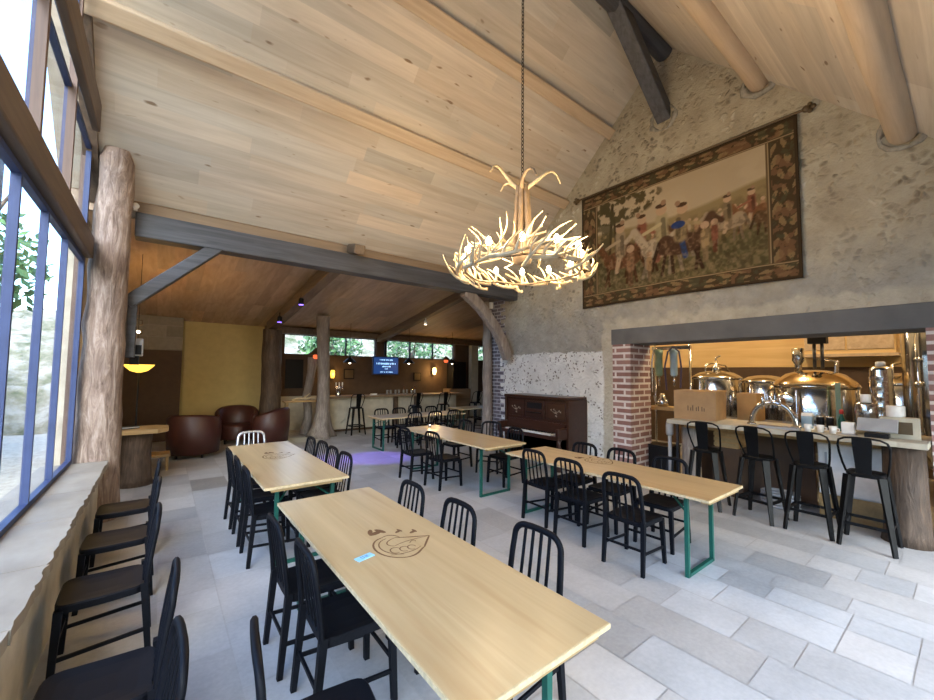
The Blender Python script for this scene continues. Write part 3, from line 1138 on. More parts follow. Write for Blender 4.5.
def table(x, y, rz, label, w=.79, L_=2.52, h=.77, emblem=None, inset=.24):
    t = thing('trestle_table', (x, y, 0), label, 'table', rz, 'long beer hall tables')
    m_ = MB().box(-w / 2, -L_ / 2, h - .026, w / 2, L_ / 2, h)
    top = m_.build('tabletop', M['table'], t, bevel=.004)
    e = MB()
    r_ = .003
    e.box(-w / 2 - r_, -L_ / 2 - r_, h - .024, w / 2 + r_, -L_ / 2, h - .003).box(-w / 2 - r_, L_ / 2, h - .024, w / 2 + r_, L_ / 2 + r_, h - .003)
    e.box(-w / 2 - r_, -L_ / 2, h - .024, -w / 2, L_ / 2, h - .003).box(w / 2, -L_ / 2, h - .024, w / 2 + r_, L_ / 2, h - .003)
    e.build('edge_band', M['table_edge'], top)
    for yy in (-L_ / 2 + .05, 0, L_ / 2 - .05):
        MB().box(-w / 2 + .06, yy - .035, h - .052, w / 2 - .06, yy + .035, h - .026).build('batten', M['bench_wood'], t)
    for s_ in (-1, 1):
        yy = s_ * (L_ / 2 - inset)
        lf = MB()
        for q in (-1, 1):
            lf.box(q * (w / 2 - .13) - .017, yy - .017, 0, q * (w / 2 - .13) + .017, yy + .017, h - .026)
        lf.box(-w / 2 + .13, yy - .017, 0.0, w / 2 - .13, yy + .017, .03)
        lf.box(-w / 2 + .13, yy - .015, h - .06, w / 2 - .13, yy + .015, h - .03)
        fr_ = lf.build('leg_frame', M['green_metal'], t)
        br_ = MB()
        br_.bar((-w / 2 + .14, yy, h - .20), (-.04, yy - s_ * .3, h - .045), .014, .014)
        br_.bar((w / 2 - .14, yy, h - .20), (.04, yy - s_ * .3, h - .045), .014, .014)
        br_.build('brace', M['green_metal'], fr_)
    if emblem is not None:
        o = link('engraved_emblem', LOGO, t)
        o.location = (emblem[0], emblem[1], h + .0008)
        o.rotation_euler = (0, 0, emblem[2])
        o.scale = (1.08, 1.3, 1.0)
        o['label'] = 'dark burnt emblem'
    return t


t1 = table(1.195, 2.28, 0, 'nearest long pale wooden table with burnt emblem and blue tag', emblem=(.02, -.03, -.12))
t2 = table(1.19, 5.29, 0, 'long wooden table with green legs behind the nearest table, by the armchairs', L_=2.52, emblem=(.0, .17, -.12), inset=.11)
t3 = table(4.165, 2.71, 0, 'long pale wooden table with green legs standing in front of the bar stools', w=.80, L_=2.52, emblem=(.17, .2, -.12))
t4 = table(4.13, 5.61, 0, 'long glossy table lit by a candle, in front of the slim log post', w=.83, L_=2.52)
t5 = table(5.28, 8.82, PI / 2, 'pale narrow table set crosswise near the bar counter', w=.82, L_=2.42, inset=.10)
t6 = table(7.9, 9.7, PI / 2, 'dim table furthest right, partly hidden behind the slim log post', w=.8, L_=1.6, inset=.10)

# loose things on the tables
tg = MB()
tg.box(-.055, -.025, 0, .055, .025, .004)
o = tg.build('table_tag', M['blue_tag'], None, (0.982, 2.22, .7705), rot=(0, 0, .24))
tag(o, 'small pale blue number tag lying on the nearest table', 'tag')
m_ = MB()
stroke(m_, [(-.022, -.010), (-.022, .012), (-.006, .012), (-.006, -.010), (-.022, -.010)], .006, 0)
stroke(m_, [(.006, .010), (.02, .010), (.020, .0), (.006, .0), (.006, -.012), (.022, -.012)], .006, 0)
q = m_.build('printed_mark', M['blue_ink'], o, (0, 0, .0047))
q = thing('tea_light', (4.22, 6.62, .77), 'small glowing candle at the far end of the glossy table', 'candle')
MB().lathe([(.028, 0), (.034, .05), (.031, .05), (.026, .006)], 14).build('glass_cup', M['glassware'], q)
MB().lathe([(.022, 0), (.022, .02), (.002, .022)], 12, c=(0, 0, .006)).build('wax', M['white_stuff'], q)
MB().sphere((0, 0, .043), .008, 8, 6, (1, 1, 1.7)).build('flame', M['bulb'], q)
lamp('candle_light', (0, 0, .09), 1.5, (1, .6, .25), q, .02)

# ---- chairs
G1 = 'chairs around the nearest table'
chair(.885, 2.83, -90, 'black slat-back chair on the window side of the nearest table, furthest from the camera', G1)
chair(.925, 2.29, -91, 'black slat-back chair on the window side of the nearest table, middle one', G1)
chair(.575, 1.60, -97, 'black chair at the bottom edge pulled out from the nearest table, seat partly seen', G1)
chair(1.50, 3.02, 90, 'black slat-back chair across the nearest table, furthest of three arched backs', G1)
chair(1.53, 2.38, 90, 'black slat-back chair across the nearest table, middle of three arched backs', G1)
chair(1.63, 1.70, 92, 'black slat-back chair across the nearest table, largest and nearest arched back', G1)
G2 = 'chairs around the second window-side table'
chair(.965, 4.44, -90, 'black chair on the left of the second table, nearest of its row', G2)
chair(.965, 5.02, -91, 'black chair on the left of the second table, middle of its row', G2)
chair(.955, 5.60, -89, 'black chair on the left of the second table, furthest of its row', G2)
chair(1.50, 4.58, 91, 'black slat-back chair right of the second table, nearest of four in a row', G2)
chair(1.50, 5.02, 89, 'black slat-back chair right of the second table, second nearest of four', G2)
chair(1.52, 5.47, 92, 'black slat-back chair right of the second table, third nearest of four', G2)
chair(1.50, 5.93, 90, 'black slat-back chair right of the second table, furthest of four in a row', G2)
chair(1.17, 6.76, 181, 'bare silver grey metal chair at the head of the second table', G2, 'grey')
G3 = 'chairs around the table by the bar stools'
chair(3.79, 2.14, -88, 'black slat-back chair nearest the camera on the near side of the right table', G3)
chair(3.90, 2.84, -90, 'black slat-back chair in the middle of the near side of the right table', G3)
chair(3.98, 3.42, -92, 'black slat-back chair at the far end of the near side of the right table', G3)
chair(4.44, 2.20, 93, 'black chair behind the right table, nearest its green legs', G3)
chair(4.44, 2.82, 90, 'black chair behind the right table, in front of the red brick pier', G3)
chair(4.42, 3.36, 90, 'black chair behind the right table, beside the end of the piano', G3)
G4 = 'chairs around the glossy middle table'
chair(3.75, 5.42, -86, 'black chair turned slightly, near side of the glossy middle table, closer one', G4)
chair(3.62, 6.05, -92, 'black chair on the near side of the glossy middle table, further one', G4)
chair(4.98, 5.72, 128, 'dark chair standing askew between the glossy table and the piano', G4)
chair(4.66, 4.95, 90, 'black chair pushed in on the piano side of the glossy table', G4)
chair(4.66, 6.35, 92, 'black chair at the far corner of the glossy table by the slim log post', G4)
G5 = 'chairs around the crosswise table by the bar'
for i, (x_, lab) in enumerate(((4.82, 'black chair with its back to us at the crosswise table, leftmost'), (5.42, 'black chair with its back to us at the crosswise table, second from left'),
                               (6.0, 'black chair with its back to us at the crosswise table, right end'))):
    chair(x_, 8.50, random.uniform(-3, 3), lab, G5)
for i, (x_, lab) in enumerate(((4.55, 'black chair on the bar side of the crosswise table, left end'), (5.06, 'black chair on the bar side of the crosswise table, second from left'),
                               (5.57, 'black chair on the bar side of the crosswise table, third from left'), (6.08, 'black chair on the bar side of the crosswise table, right end'))):
    chair(x_, 9.22, 180 + random.uniform(-3, 3), lab, G5)
chair(7.85, 9.30, 0, 'dark chair at the dim furthest right table', 'chairs at the dim far table')
GL = 'chairs lined up along the stone sill'
for y_, a_, lab in ((5.33, 90, 'black chair facing the stone sill, furthest away next to the log post'), (4.42, 90, 'black chair facing the stone sill, second from the log post'),
                    (3.52, 91, 'black chair facing the stone sill, third from the log post, whole seat seen'), (2.42, 88, 'black chair facing the stone sill, fourth from the log post, cut by the bottom edge'),
                    (1.80, 92, 'black chair facing the stone sill, nearest the camera, only its back seen')):
    chair(-.235 if y_ > 3 else -.165, y_, a_, lab, GL)


# ---- metal bar stool with a low back, faces +Y
def stool_meshes():
    d = {}
    mt = M['stool_metal']
    h = .80
    s_ = MB()
    prof = [(.152, h - .045), (.158, h - .012), (.150, h), (.09, h - .006), (.03, h - .006)]
    vv, ff = [], []
    n = 20
    for r_, z_ in prof:
        for q in range(n):
            t = 2 * PI * q / n + PI / 4
            c_, s2 = math.cos(t), math.sin(t)
            e = .55
            vv.append((r_ * math.copysign(abs(c_) ** e, c_), r_ * math.copysign(abs(s2) ** e, s2), z_))
    for i in range(len(prof) - 1):
        for q in range(n):
            ff.append((i * n + q, i * n + (q + 1) % n, (i + 1) * n + (q + 1) % n, (i + 1) * n + q))
    ff.append(tuple((len(prof) - 1) * n + q for q in range(n)))
    ff.append(tuple(range(n))[::-1])
    s_.add(vv, ff, False)
    d['seat'] = s_.mesh('seat', mt)
    d['leg'] = []
    for a in (-1, 1):
        for b_ in (-1, 1):
            m_ = MB()
            p, q = Vector((a * .135, b_ * .135, h - .03)), Vector((a * .215, b_ * .215, 0))
            m_.bar(p, q, .075, .03, (a, b_, 0), .038, .026)
            d['leg'].append(m_.mesh('leg', mt))
    d['rung'] = []
    for (p, q) in (((-.19, -.19, .25), (.19, -.19, .25)), ((.19, -.19, .25), (.19, .19, .25)), ((.19, .19, .25), (-.19, .19, .25)), ((-.19, .19, .25), (-.19, -.19, .25))):
        d['rung'].append(MB().bar(p, q, .022, .03).mesh('foot_rail', mt))
    d['apron'] = []
    hoop = [(-.165, .02, h - .02), (-.185, -.03, h + .08), (-.20, -.09, h + .2), (-.205, -.125, h + .29), (-.19, -.15, h + .345), (-.14, -.175, h + .375), (-.06, -.19, h + .385)]
    hoop = hoop + [(-x_, y_, z_) for x_, y_, z_ in reversed(hoop)]
    d['hoop'] = MB().tube(hoop, .0115, 7).mesh('back_hoop', mt)
    pl = MB()
    vv = []
    for z_, y_, w in ((h - .02, -.135, .062), (h + .1, -.15, .066), (h + .22, -.168, .074), (h + .33, -.183, .080), (h + .385, -.192, .078)):
        vv += [(-w, y_, z_), (w, y_, z_), (w, y_ - .008, z_), (-w, y_ - .008, z_)]
    ff = []
    for i in range(4):
        for q in range(4):
            ff.append((i * 4 + q, i * 4 + (q + 1) % 4, i * 4 + 4 + (q + 1) % 4, i * 4 + 4 + q))
    ff += [(3, 2, 1, 0), (16, 17, 18, 19)]
    pl.add(vv, ff, False)
    d['splat'] = pl.mesh('back_splat', mt)
    return d


ST = stool_meshes()


def stool(x, y, rz, label, group):
    t = thing('bar_stool', (x, y, 0), label, 'stool', math.radians(rz), group)
    link('seat', ST['seat'], t)
    link('back_hoop', ST['hoop'], t)
    link('back_splat', ST['splat'], t)
    for m_ in ST['leg']:
        link('leg', m_, t)
    for m_ in ST['rung']:
        link('foot_rail', m_, t)
    return t


GS = 'stools at the brewery counter'
stool(6.25, 2.42, -86, 'black metal bar stool at the brewery counter, leftmost, nearest the brick pier', GS)
stool(6.27, 1.80, -97, 'black metal bar stool at the brewery counter, second from the brick pier, turned', GS)
stool(6.27, 1.275, -91, 'black metal bar stool at the brewery counter, third from the brick pier', GS)
stool(6.22, .79, -90, 'black metal bar stool at the brewery counter, rightmost, beside the log stump', GS)
GB = 'stools at the lounge bar'
stool(4.62, 11.30, 0, 'dark bar stool standing alone at the lounge bar, right of the tree column', GB)
stool(6.45, 11.0, 4, 'dark bar stool at the lounge bar, behind the crosswise table', GB)
stool(7.6, 11.1, -5, 'dark bar stool at the lounge bar, below the glowing wall lamp', GB)
stool(9.0, 11.1, 0, 'dark bar stool at the right end of the lounge bar', GB)

# ---- piano against the gable wall (local: +X out of the wall is -world X)
pn = thing('upright_piano', (6.16, 5.68, 0), 'dark mahogany upright piano with painted flowers against the gable wall', 'piano')
pw = M['piano_wood']
W2 = .86
MB().box(.06, -W2 + .04, .10, .60, W2 - .04, 1.33).build('case', pw, pn, bevel=.006)
MB().box(-.02, -W2 - .01, 1.33, .62, W2 + .01, 1.385).build('lid', pw, pn, bevel=.012)
for s_ in (-1, 1):
    MB().box(0.02, s_ * W2 - .025, 0, .61, s_ * W2 + .025, 1.33).build('side_panel', pw, pn, bevel=.006)
    MB().box(-.24, s_ * (W2 - .05) - .045, .60, .06, s_ * (W2 - .05) + .045, .80).build('key_block', pw, pn, bevel=.02)
    c_ = MB().lathe([(.05, 0), (.035, .06), (.05, .2), (.055, .4), (.04, .52), (.055, .60)], 14)
    c_.build('front_leg', pw, pn, (-.17, s_ * (W2 - .06), 0))
MB().box(-.24, -W2 + .02, .585, .08, W2 - .02, .655).build('key_bed', pw, pn, bevel=.008)
kb = MB().box(-.20, -.62, .655, -.03, .62, .682).build('keyboard', M['ivory'], pn)
m_ = MB()
for i in range(52):
    if i % 7 not in (2, 6):
        yy = -.62 + (i + 1) * 1.24 / 52
        m_.box(-.12, yy - .006, .682, -.03, yy + .006, .694)
m_.build('black_keys', M['black_plastic'], kb)
MB().bar((-.04, -W2 + .06, .70), (.03, -W2 + .06, .86), .02, .012).build('lid_hinge', pw, pn)
MB().add([(-.02, -.8, .69), (-.02, .8, .69), (.05, .8, .87), (.05, -.8, .87), (0, -.8, .69), (0, .8, .69), (.07, .8, .87), (.07, -.8, .87)],
         [(0, 3, 2, 1), (4, 5, 6, 7), (0, 1, 5, 4), (1, 2, 6, 5), (2, 3, 7, 6), (3, 0, 4, 7)]).build('fall_board', pw, pn)
for s_ in (-1, 1):
    MB().box(.045, s_ * .55 - .24, .93, .062, s_ * .55 + .24, 1.27).build('front_panel', pw, pn, bevel=.01)
cp = MB().box(.035, -.26, .93, .062, .26, 1.27).build('music_desk', pw, pn, bevel=.008)
MB().box(.0, -.2, 1.03, .036, .2, 1.045).box(.02, -.2, 1.12, .036, .2, 1.24).build('music_shelf', M['black_plastic'], cp)
MB().box(.06, -W2 + .06, .10, .075, W2 - .06, .56).build('lower_panel', pw, pn, bevel=.006)
for yy, zz in ((.55, 1.08), (-.55, 1.08), (.52, .34)):
    m_ = MB()
    r2 = random.Random(int(yy * 100))
    for i in range(16):
        a = r2.uniform(0, 6.28)
        rr = r2.uniform(.01, .13)
        cy, cz = yy + rr * math.cos(a) * 1.15, zz + rr * math.sin(a) * .6
        if i % 2:
            pts = [(.040, cy + .016 * math.cos(t) * (1 + .4 * math.cos(3 * t)), cz + .016 * math.sin(t) * (1 + .4 * math.cos(3 * t))) for t in [2 * PI * j / 10 for j in range(10)]]
            m_.add(pts, [tuple(range(10))[::-1]])
        else:
            b2 = a + r2.uniform(-.6, .6)
            m_.bar((.042, yy + .02 * math.cos(a), zz - .02), (.042, cy, cz), .005, .004, (1, 0, 0))
    m_.build('painted_flowers', M['pale_inlay'], pn)

# ---- tapestry on a rod
NW, NH = 300, 200
U, V = np.meshgrid(np.linspace(0, 1, NW), np.linspace(0, 1, NH))
img = np.zeros((NH, NW, 3))


def fbm(u, v_, sc, seed, oct_=4):
    r_ = np.random.default_rng(seed)
    out = np.zeros_like(u)
    amp = 1.0
    tot = 0
    for o_ in range(oct_):
        g_ = r_.random((int(sc) + 3, int(sc * 1.6) + 3))
        x_ = u * (sc * 1.6)
        y_ = v_ * sc
        xi, yi = np.floor(x_).astype(int), np.floor(y_).astype(int)
        xf, yf = x_ - xi, y_ - yi
        xi = np.clip(xi, 0, g_.shape[1] - 2)
        yi = np.clip(yi, 0, g_.shape[0] - 2)
        xf, yf = xf * xf * (3 - 2 * xf), yf * yf * (3 - 2 * yf)
        out += amp * ((g_[yi, xi] * (1 - xf) + g_[yi, xi + 1] * xf) * (1 - yf) + (g_[yi + 1, xi] * (1 - xf) + g_[yi + 1, xi + 1] * xf) * yf)
        tot += amp
        amp *= .55
        sc *= 2
    return out / tot


def put(mask, c, a=1.0):
    m3 = np.clip(mask, 0, 1)[..., None] * a
    img[:] = img * (1 - m3) + np.array(c) * m3


def ell(cx, cy, rx, ry, ang=0):
    x_, y_ = (U - cx) * 1.53, V - cy
    ca, sa = math.cos(ang), math.sin(ang)
    return np.clip(((1 - ((x_ * ca + y_ * sa) / (rx * 1.53)) ** 2 - ((-x_ * sa + y_ * ca) / ry) ** 2) * 4), 0, 1)


def seg(x0, y0, x1, y1, w):
    px_, py_ = (U - x0) * 1.53, V - y0
    dx, dy = (x1 - x0) * 1.53, y1 - y0
    t = np.clip((px_ * dx + py_ * dy) / (dx * dx + dy * dy), 0, 1)
    return np.clip((w - np.hypot(px_ - t * dx, py_ - t * dy)) / (w * .4), 0, 1)


n1, n2 = fbm(U, V, 6, 1), fbm(U, V, 22, 2)
put(np.ones_like(U), (.40, .325, .225))
put(np.clip((n1 - .45) * 4, 0, 1), (.46, .38, .27), .5)
hill = .60 + .07 * U + .03 * np.sin(U * 7 + 1)
put(np.clip((hill - V) * 40, 0, 1), (.27, .21, .115))
put(np.clip((hill - .05 - V) * 30, 0, 1) * np.clip((n2 - .4) * 5, 0, 1), (.20, .155, .08), .8)
hill2 = .46 + .05 * np.sin(U * 5)
put(np.clip((hill2 - V) * 30, 0, 1), (.20, .155, .08))
put(np.clip((.34 + .05 * np.sin(U * 9) - V) * 25, 0, 1), (.145, .125, .065))
put(np.clip((.25 - V + .15 * (n1 - .5)) * 30, 0, 1) * np.clip((n2 - .42) * 6, 0, 1), (.27, .21, .12), .8)
put(np.clip((n2 - .5) * 7, 0, 1) * np.clip((.42 - V) * 10, 0, 1), (.075, .07, .035), .6)
# trees on the left
for s0 in ((.17, .2, .20, .85, .016), (.23, .25, .21, .72, .012)):
    put(seg(*s0), (.08, .055, .03))
put(np.clip((n2 - .44) * 9, 0, 1) * ell(.24, .80, .22, .13), (.10, .08, .04), .95)
put(np.clip((n2 - .47) * 9, 0, 1) * ell(.38, .83, .10, .06), (.12, .095, .05), .8)
put(np.clip((n2 - .40) * 6, 0, 1) * ell(.15, .55, .07, .35), (.10, .085, .045), .8)


def horse(cx, cy, s_, c, d=1, rider=None, cloth=(.4, .3, .2)):
    dark = tuple(q * .6 for q in c)
    for lx, l2 in ((-.055, -.07), (-.035, -.03), (.04, .065), (.055, .045)):
        put(seg(cx + d * lx * s_, cy - .03 * s_, cx + d * l2 * s_, cy - .15 * s_, .011 * s_), dark)
    put(ell(cx, cy, .075 * s_, .062 * s_), c)
    put(ell(cx - d * .055 * s_, cy + .01 * s_, .035 * s_, .062 * s_), c)
    put(seg(cx + d * .055 * s_, cy + .02 * s_, cx + d * .095 * s_, cy + .115 * s_, .028 * s_), c)
    put(seg(cx + d * .095 * s_, cy + .115 * s_, cx + d * .125 * s_, cy + .075 * s_, .018 * s_), c)
    put(seg(cx - d * .08 * s_, cy + .03 * s_, cx - d * .105 * s_, cy - .08 * s_, .013 * s_), dark)
    if rider:
        put(seg(cx, cy + .02 * s_, cx + d * .012 * s_, cy - .07 * s_, .018 * s_), cloth)
        put(seg(cx - d * .005 * s_, cy + .04 * s_, cx + .004 * s_, cy + .15 * s_, .040 * s_), tuple(q * .8 for q in rider))
        put(seg(cx - d * .012 * s_, cy + .04 * s_, cx - d * .01 * s_, cy + .14 * s_, .016 * s_), tuple(q * .45 for q in rider))
        put(ell(cx + .004 * s_, cy + .192 * s_, .02 * s_, .028 * s_), (.42, .30, .2))
        put(ell(cx + .002 * s_, cy + .218 * s_, .020 * s_, .013 * s_), (.10, .06, .035))
        put(ell(cx - d * .012 * s_, cy + .232 * s_, .010 * s_, .016 * s_), (.30, .2, .13))
        put(seg(cx, cy + .12 * s_, cx + d * .06 * s_, cy + .09 * s_, .012 * s_), rider)


def person(cx, cy, s_, c):
    put(seg(cx, cy - .1 * s_, cx, cy, .02 * s_), tuple(q * .6 for q in c))
    put(seg(cx, cy, cx, cy + .08 * s_, .03 * s_), c)
    put(ell(cx, cy + .125 * s_, .018 * s_, .026 * s_), (.42, .3, .2))


for i in range(34):
    xx = .42 + .47 * (i / 34) + .02 * math.sin(i * 3)
    person(xx, .44 + .05 * ((i * 7) % 5) / 5, .5, ((.34, .22, .13), (.22, .16, .09), (.36, .29, .19), (.27, .12, .08))[i % 4])
horse(.84, .46, .75, (.22, .12, .06), -1, (.27, .13, .08))
horse(.75, .44, .85, (.32, .25, .17), -1, (.26, .2, .12))
horse(.91, .42, .7, (.14, .09, .05), 1, (.3, .2, .11))
horse(.36, .40, 1.25, (.13, .075, .04), 1, (.28, .13, .08))
horse(.24, .36, 1.35, (.16, .085, .045), -1, (.38, .3, .2))
horse(.46, .39, 1.45, (.40, .33, .24), -1, (.43, .36, .22), (.25, .12, .08))
horse(.56, .37, 1.35, (.11, .065, .04), 1, (.34, .26, .15), (.05, .08, .17))
put(ell(.545, .52, .035, .03), (.045, .07, .17))
for xx, yy, s_, c in ((.30, .27, 1.3, (.27, .17, .1)), (.66, .33, 1.1, (.32, .24, .14)), (.70, .36, .9, (.24, .11, .07)), (.40, .24, .9, (.3, .21, .12))):
    person(xx, yy, s_, c)
n3 = fbm(U, V, 45, 9, 2)
put(np.clip((n3 - .5) * 6, 0, 1) * np.clip((.56 - V) * 8, 0, 1), (.06, .042, .022), .38)
put(np.clip((.42 - n3) * 7, 0, 1) * np.clip((.54 - V) * 8, 0, 1), (.36, .27, .17), .28)
# border
bu, bv = .105, .115
eu, ev = np.minimum(U, 1 - U), np.minimum(V, 1 - V)
border = (eu < bu) | (ev < bv)
img[:] = img ** 1.25 * 1.05
put(border.astype(float), (.055, .036, .018))
ph = np.where(ev < bv, U * 60, V * 42)
acr = np.where(ev < bv, ev / bv, eu / bu)
leafp = (np.sin(ph + 2.2 * np.sin(acr * 7)) * np.cos(acr * 9 + ph * .5) > .25) & (acr > .12) & (acr < .86)
put((border & leafp).astype(float), (.20, .135, .062), .9)
put((border & (n2 > .58) & (acr > .12) & (acr < .86)).astype(float), (.15, .08, .04), .7)
put((border & (n2 < .36) & (acr > .12) & (acr < .86)).astype(float), (.06, .055, .028), .8)
put((border & (acr > .90)).astype(float), (.29, .21, .115))
put((border & (acr > .95)).astype(float), (.10, .065, .03))
put(((eu < .012) | (ev < .016)).astype(float), (.04, .026, .014))
tp = thing('wall_tapestry', (6.74, 3.12, 3.17), 'large brown woven tapestry of horsemen hanging high on the stone gable', 'tapestry')
TY0, TY1, TH_ = 1.75, -1.75, 2.27   # local y of the left and right edges


def tap_p(u, v_, off=0.0):
    z_ = v_ * TH_
    y_ = TY0 + (TY1 - TY0) * u
    sag = .014 * math.sin(u * 21) * (1 - v_) + .006 * math.sin(u * 47 + 1) * (1 - v_)
    bow = .02 * math.sin(PI * u) * (1 - v_)
    return (-.0 + sag + off, y_, z_ + bow)


me = bpy.data.meshes.new('cloth')
vv = [tap_p(i / (NW - 1), j / (NH - 1)) for j in range(NH) for i in range(NW)]
ff = [(j * NW + i, j * NW + i + 1, (j + 1) * NW + i + 1, (j + 1) * NW + i) for j in range(NH - 1) for i in range(NW - 1)]
me.from_pydata(vv, [], ff)
at = me.color_attributes.new('Col', 'FLOAT_COLOR', 'POINT')
at.data.foreach_set('color', np.concatenate([img, np.ones((NH, NW, 1))], 2).astype(np.float32).ravel())
me.polygons.foreach_set('use_smooth', [True] * len(ff))
me.materials.append(M['tapestry'])
o = link('cloth', me, tp)
sd = o.modifiers.new('thickness', 'SOLIDIFY')
sd.thickness = .012
rod = MB().tube([(0, TY0 + .09, TH_ + .02), (0, TY1 - .09, TH_ + .02)], .017, 10).build('rod', M['gold_brown'], tp)
for s_ in (TY0 + .1, TY1 - .1):
    d = 1 if s_ > 0 else -1
    m_ = MB()
    for q, r_ in ((0, .045), (.075, .032)):
        m_.sphere((0, s_ + d * q, TH_ + .02), r_, 10, 8)
    m_.sphere((0, s_ + d * .04, TH_ + .065), .03, 8, 6).sphere((0, s_ + d * .04, TH_ - .025), .03, 8, 6)
    m_.build('finial', M['gold_brown'], tp)
for s_ in (1.2, 0, -1.2):
    MB().box(0, s_ - .02, TH_ - .0, .08, s_ + .02, TH_ + .05).build('bracket', M['gold_brown'], tp)

# ---- antler chandelier
chd = thing('antler_chandelier', (3.25, 3.17, 3.12), 'large glowing antler chandelier hanging on a chain from the ridge', 'chandelier')
rc = random.Random(11)


def antler(mb, base, tip_dir, up, length, r0, tines=3, curl=.5, hook=0.0):
    """a curved main beam with tapering tines"""
    base, d, upv = Vector(base), Vector(tip_dir).normalized(), Vector(up).normalized()
    side = d.cross(upv).normalized()
    pts, rad = [], []
    n = 10
    for i in range(n):
        t = i / (n - 1)
        pts.append(base + d * (length * (t - .12 * t * t)) + upv * (length * (curl * t ** 1.8 - hook * t ** 5)) + side * (.10 * length * math.sin(t * 4)))
        rad.append(r0 * (1 - .68 * t ** 1.3) + .001)
    mb.tube(pts, rad, 7, wob=.05)
    for q in range(tines):
        i = 2 + q * 2
        p = pts[i]
        sgn = 1 if q % 2 else -1
        dd = (upv * rc.uniform(.7, 1.1) + d * rc.uniform(.1, .5) + side * sgn * rc.uniform(.15, .6)).normalized()
        ln = length * rc.uniform(.28, .45)
        bend = rc.uniform(.35, .7)
        tp_ = [p + dd * (ln * t) + (d * bend - side * sgn * .35) * (ln * t * t) for t in (0, .2, .4, .6, .8, 1)]
        mb.tube(tp_, [rad[i] * .95, rad[i] * .85, rad[i] * .72, rad[i] * .6, rad[i] * .45, .005], 6)


for i in range(12):
    a = 2 * PI * i / 12 + .1
    p = Vector((.74 * math.cos(a), .74 * math.sin(a), -.12 + rc.uniform(-.03, .03)))
    tg_ = Vector((-math.sin(a), math.cos(a), 0))
    out_ = Vector((math.cos(a), math.sin(a), 0))
    m_ = MB()
    antler(m_, p - tg_ * .22 - out_ * .03, tg_ - out_ * .12, Vector((0, 0, 1)) + out_ * .25, .62, .024, 3, .22)
    m_.build('antler', M['bone'], chd)
for i in range(10):
    a = 2 * PI * i / 10 + .35
    out_ = Vector((math.cos(a), math.sin(a), 0))
    m_ = MB()
    antler(m_, out_ * .12 + Vector((0, 0, .16)), out_ + Vector((0, 0, -.18)), Vector((0, 0, 1)) + Vector((-math.sin(a), math.cos(a), 0)) * .5, .66, .02, 3, .16)
    m_.build('antler', M['bone'], chd)
for i in range(8):
    a = 2 * PI * i / 8
    out_ = Vector((math.cos(a), math.sin(a), 0))
    m_ = MB()
    antler(m_, out_ * .62 + Vector((0, 0, -.20)), out_ * .8 + Vector((-math.sin(a), math.cos(a), .0)) * .6, Vector((0, 0, 1)), .42, .019, 2, .6)
    m_.build('antler', M['bone'], chd)
for i in range(6):
    a = 2 * PI * i / 6 + .5
    out_ = Vector((math.cos(a), math.sin(a), 0))
    m_ = MB()
    m_.tube([out_ * .10 + Vector((0, 0, .10)), out_ * .085 + Vector((0, 0, .4)), out_ * .06 + Vector((0, 0, .75)), out_ * .05 + Vector((0, 0, .92))], [.034, .03, .03, .026], 7, wob=.08)
    m_.build('crown_stem', M['bone_dark'], chd)
for i, (a, ln, el) in enumerate(((2.5, .54, .75), (4.2, .46, .15), (5.6, .56, .42), (.7, .5, .1), (1.6, .42, .5))):
    d_ = Vector((math.cos(a), math.sin(a), el))
    m_ = MB()
    antler(m_, Vector((0, 0, .86)), d_, Vector((0, 0, 1)), ln, .026, 0, .5, .65)
    m_.build('crown_antler', M['bone_dark'] if i % 2 else M['bone'], chd)
hub = MB().lathe([(.03, -.02), (.10, 0), (.13, .1), (.09, .2), (.03, .26)], 14).build('hub', M['bone_dark'], chd)
ringp = [(.66 * math.cos(2 * PI * i / 40), .66 * math.sin(2 * PI * i / 40), -.09 + .012 * math.sin(i)) for i in range(40)]
MB().tube(ringp, .013, 6, closed=True).build('ring', M['bone_dark'], chd)
for i in range(12):
    a = 2 * PI * i / 12 + .25
    r_, z_ = (.68, .0)
    cs = MB().tube([(0, 0, -.09), (0, 0, .03)], .017, 8).build('candle_sleeve', M['bone'], chd, (r_ * math.cos(a), r_ * math.sin(a), z_))
    MB().lathe([(.012, .03), (.028, .055), (.032, .075), (.022, .105), (.005, .125)], 10).build('bulb', M['bulb'], cs)
    if i % 2 == 0:
        lamp('bulb_light', (0, 0, .2), 38, (1.0, .70, .38), cs, .06)
ch = MB()
zc = .95
i = 0
while zc < 4.33:
    lk = [(.016 * math.cos(t) if i % 2 else 0, 0 if i % 2 else .016 * math.cos(t), zc + .028 + .03 * math.sin(t)) for t in [2 * PI * q / 8 for q in range(8)]]
    ch.tube(lk, .0052, 5, closed=True)
    zc += .046
    i += 1
ch.build('chain', M['chain'], chd)

# ================================================================== brewery counter and everything on it
ct = thing('brewery_counter', (6.45, 0.34, 0), 'long pale stone-topped counter where the bar stools stand, facing the brewery', 'counter')
m_ = MB()
n = 24
fr_e = [(random.uniform(-.014, .014), 2.74 * i / n) for i in range(n + 1)]
m_.prism([(.95, 0)] + fr_e + [(.95, 2.74)], 1.075, 1.14, 'z')
m_.build('countertop', M['sill'] if False else M['cream_band'], ct, bevel=.006)
MB().box(.30, .25, 1.0, .9, 2.6, 1.075).build('support_beam', M['bench_wood'], ct)
MB().lathe([(.215, 0), (.19, .12), (.178, .5), (.172, 1.075)], 20).build('log_leg', M['log_brown'], ct, (.24, .20, 0))
MB().lathe([(.16, 0), (.14, .1), (.13, .6), (.13, 1.0)], 18).build('log_leg', M['log_grey'], ct, (.42, 2.55, 0))
MB().box(.93, 1.10, .0, .95, 2.6, 1.0).build('added_dark_panel', M['dark_wall'], ct)  # added board that keeps the space under the counter dark
CZ = 1.14

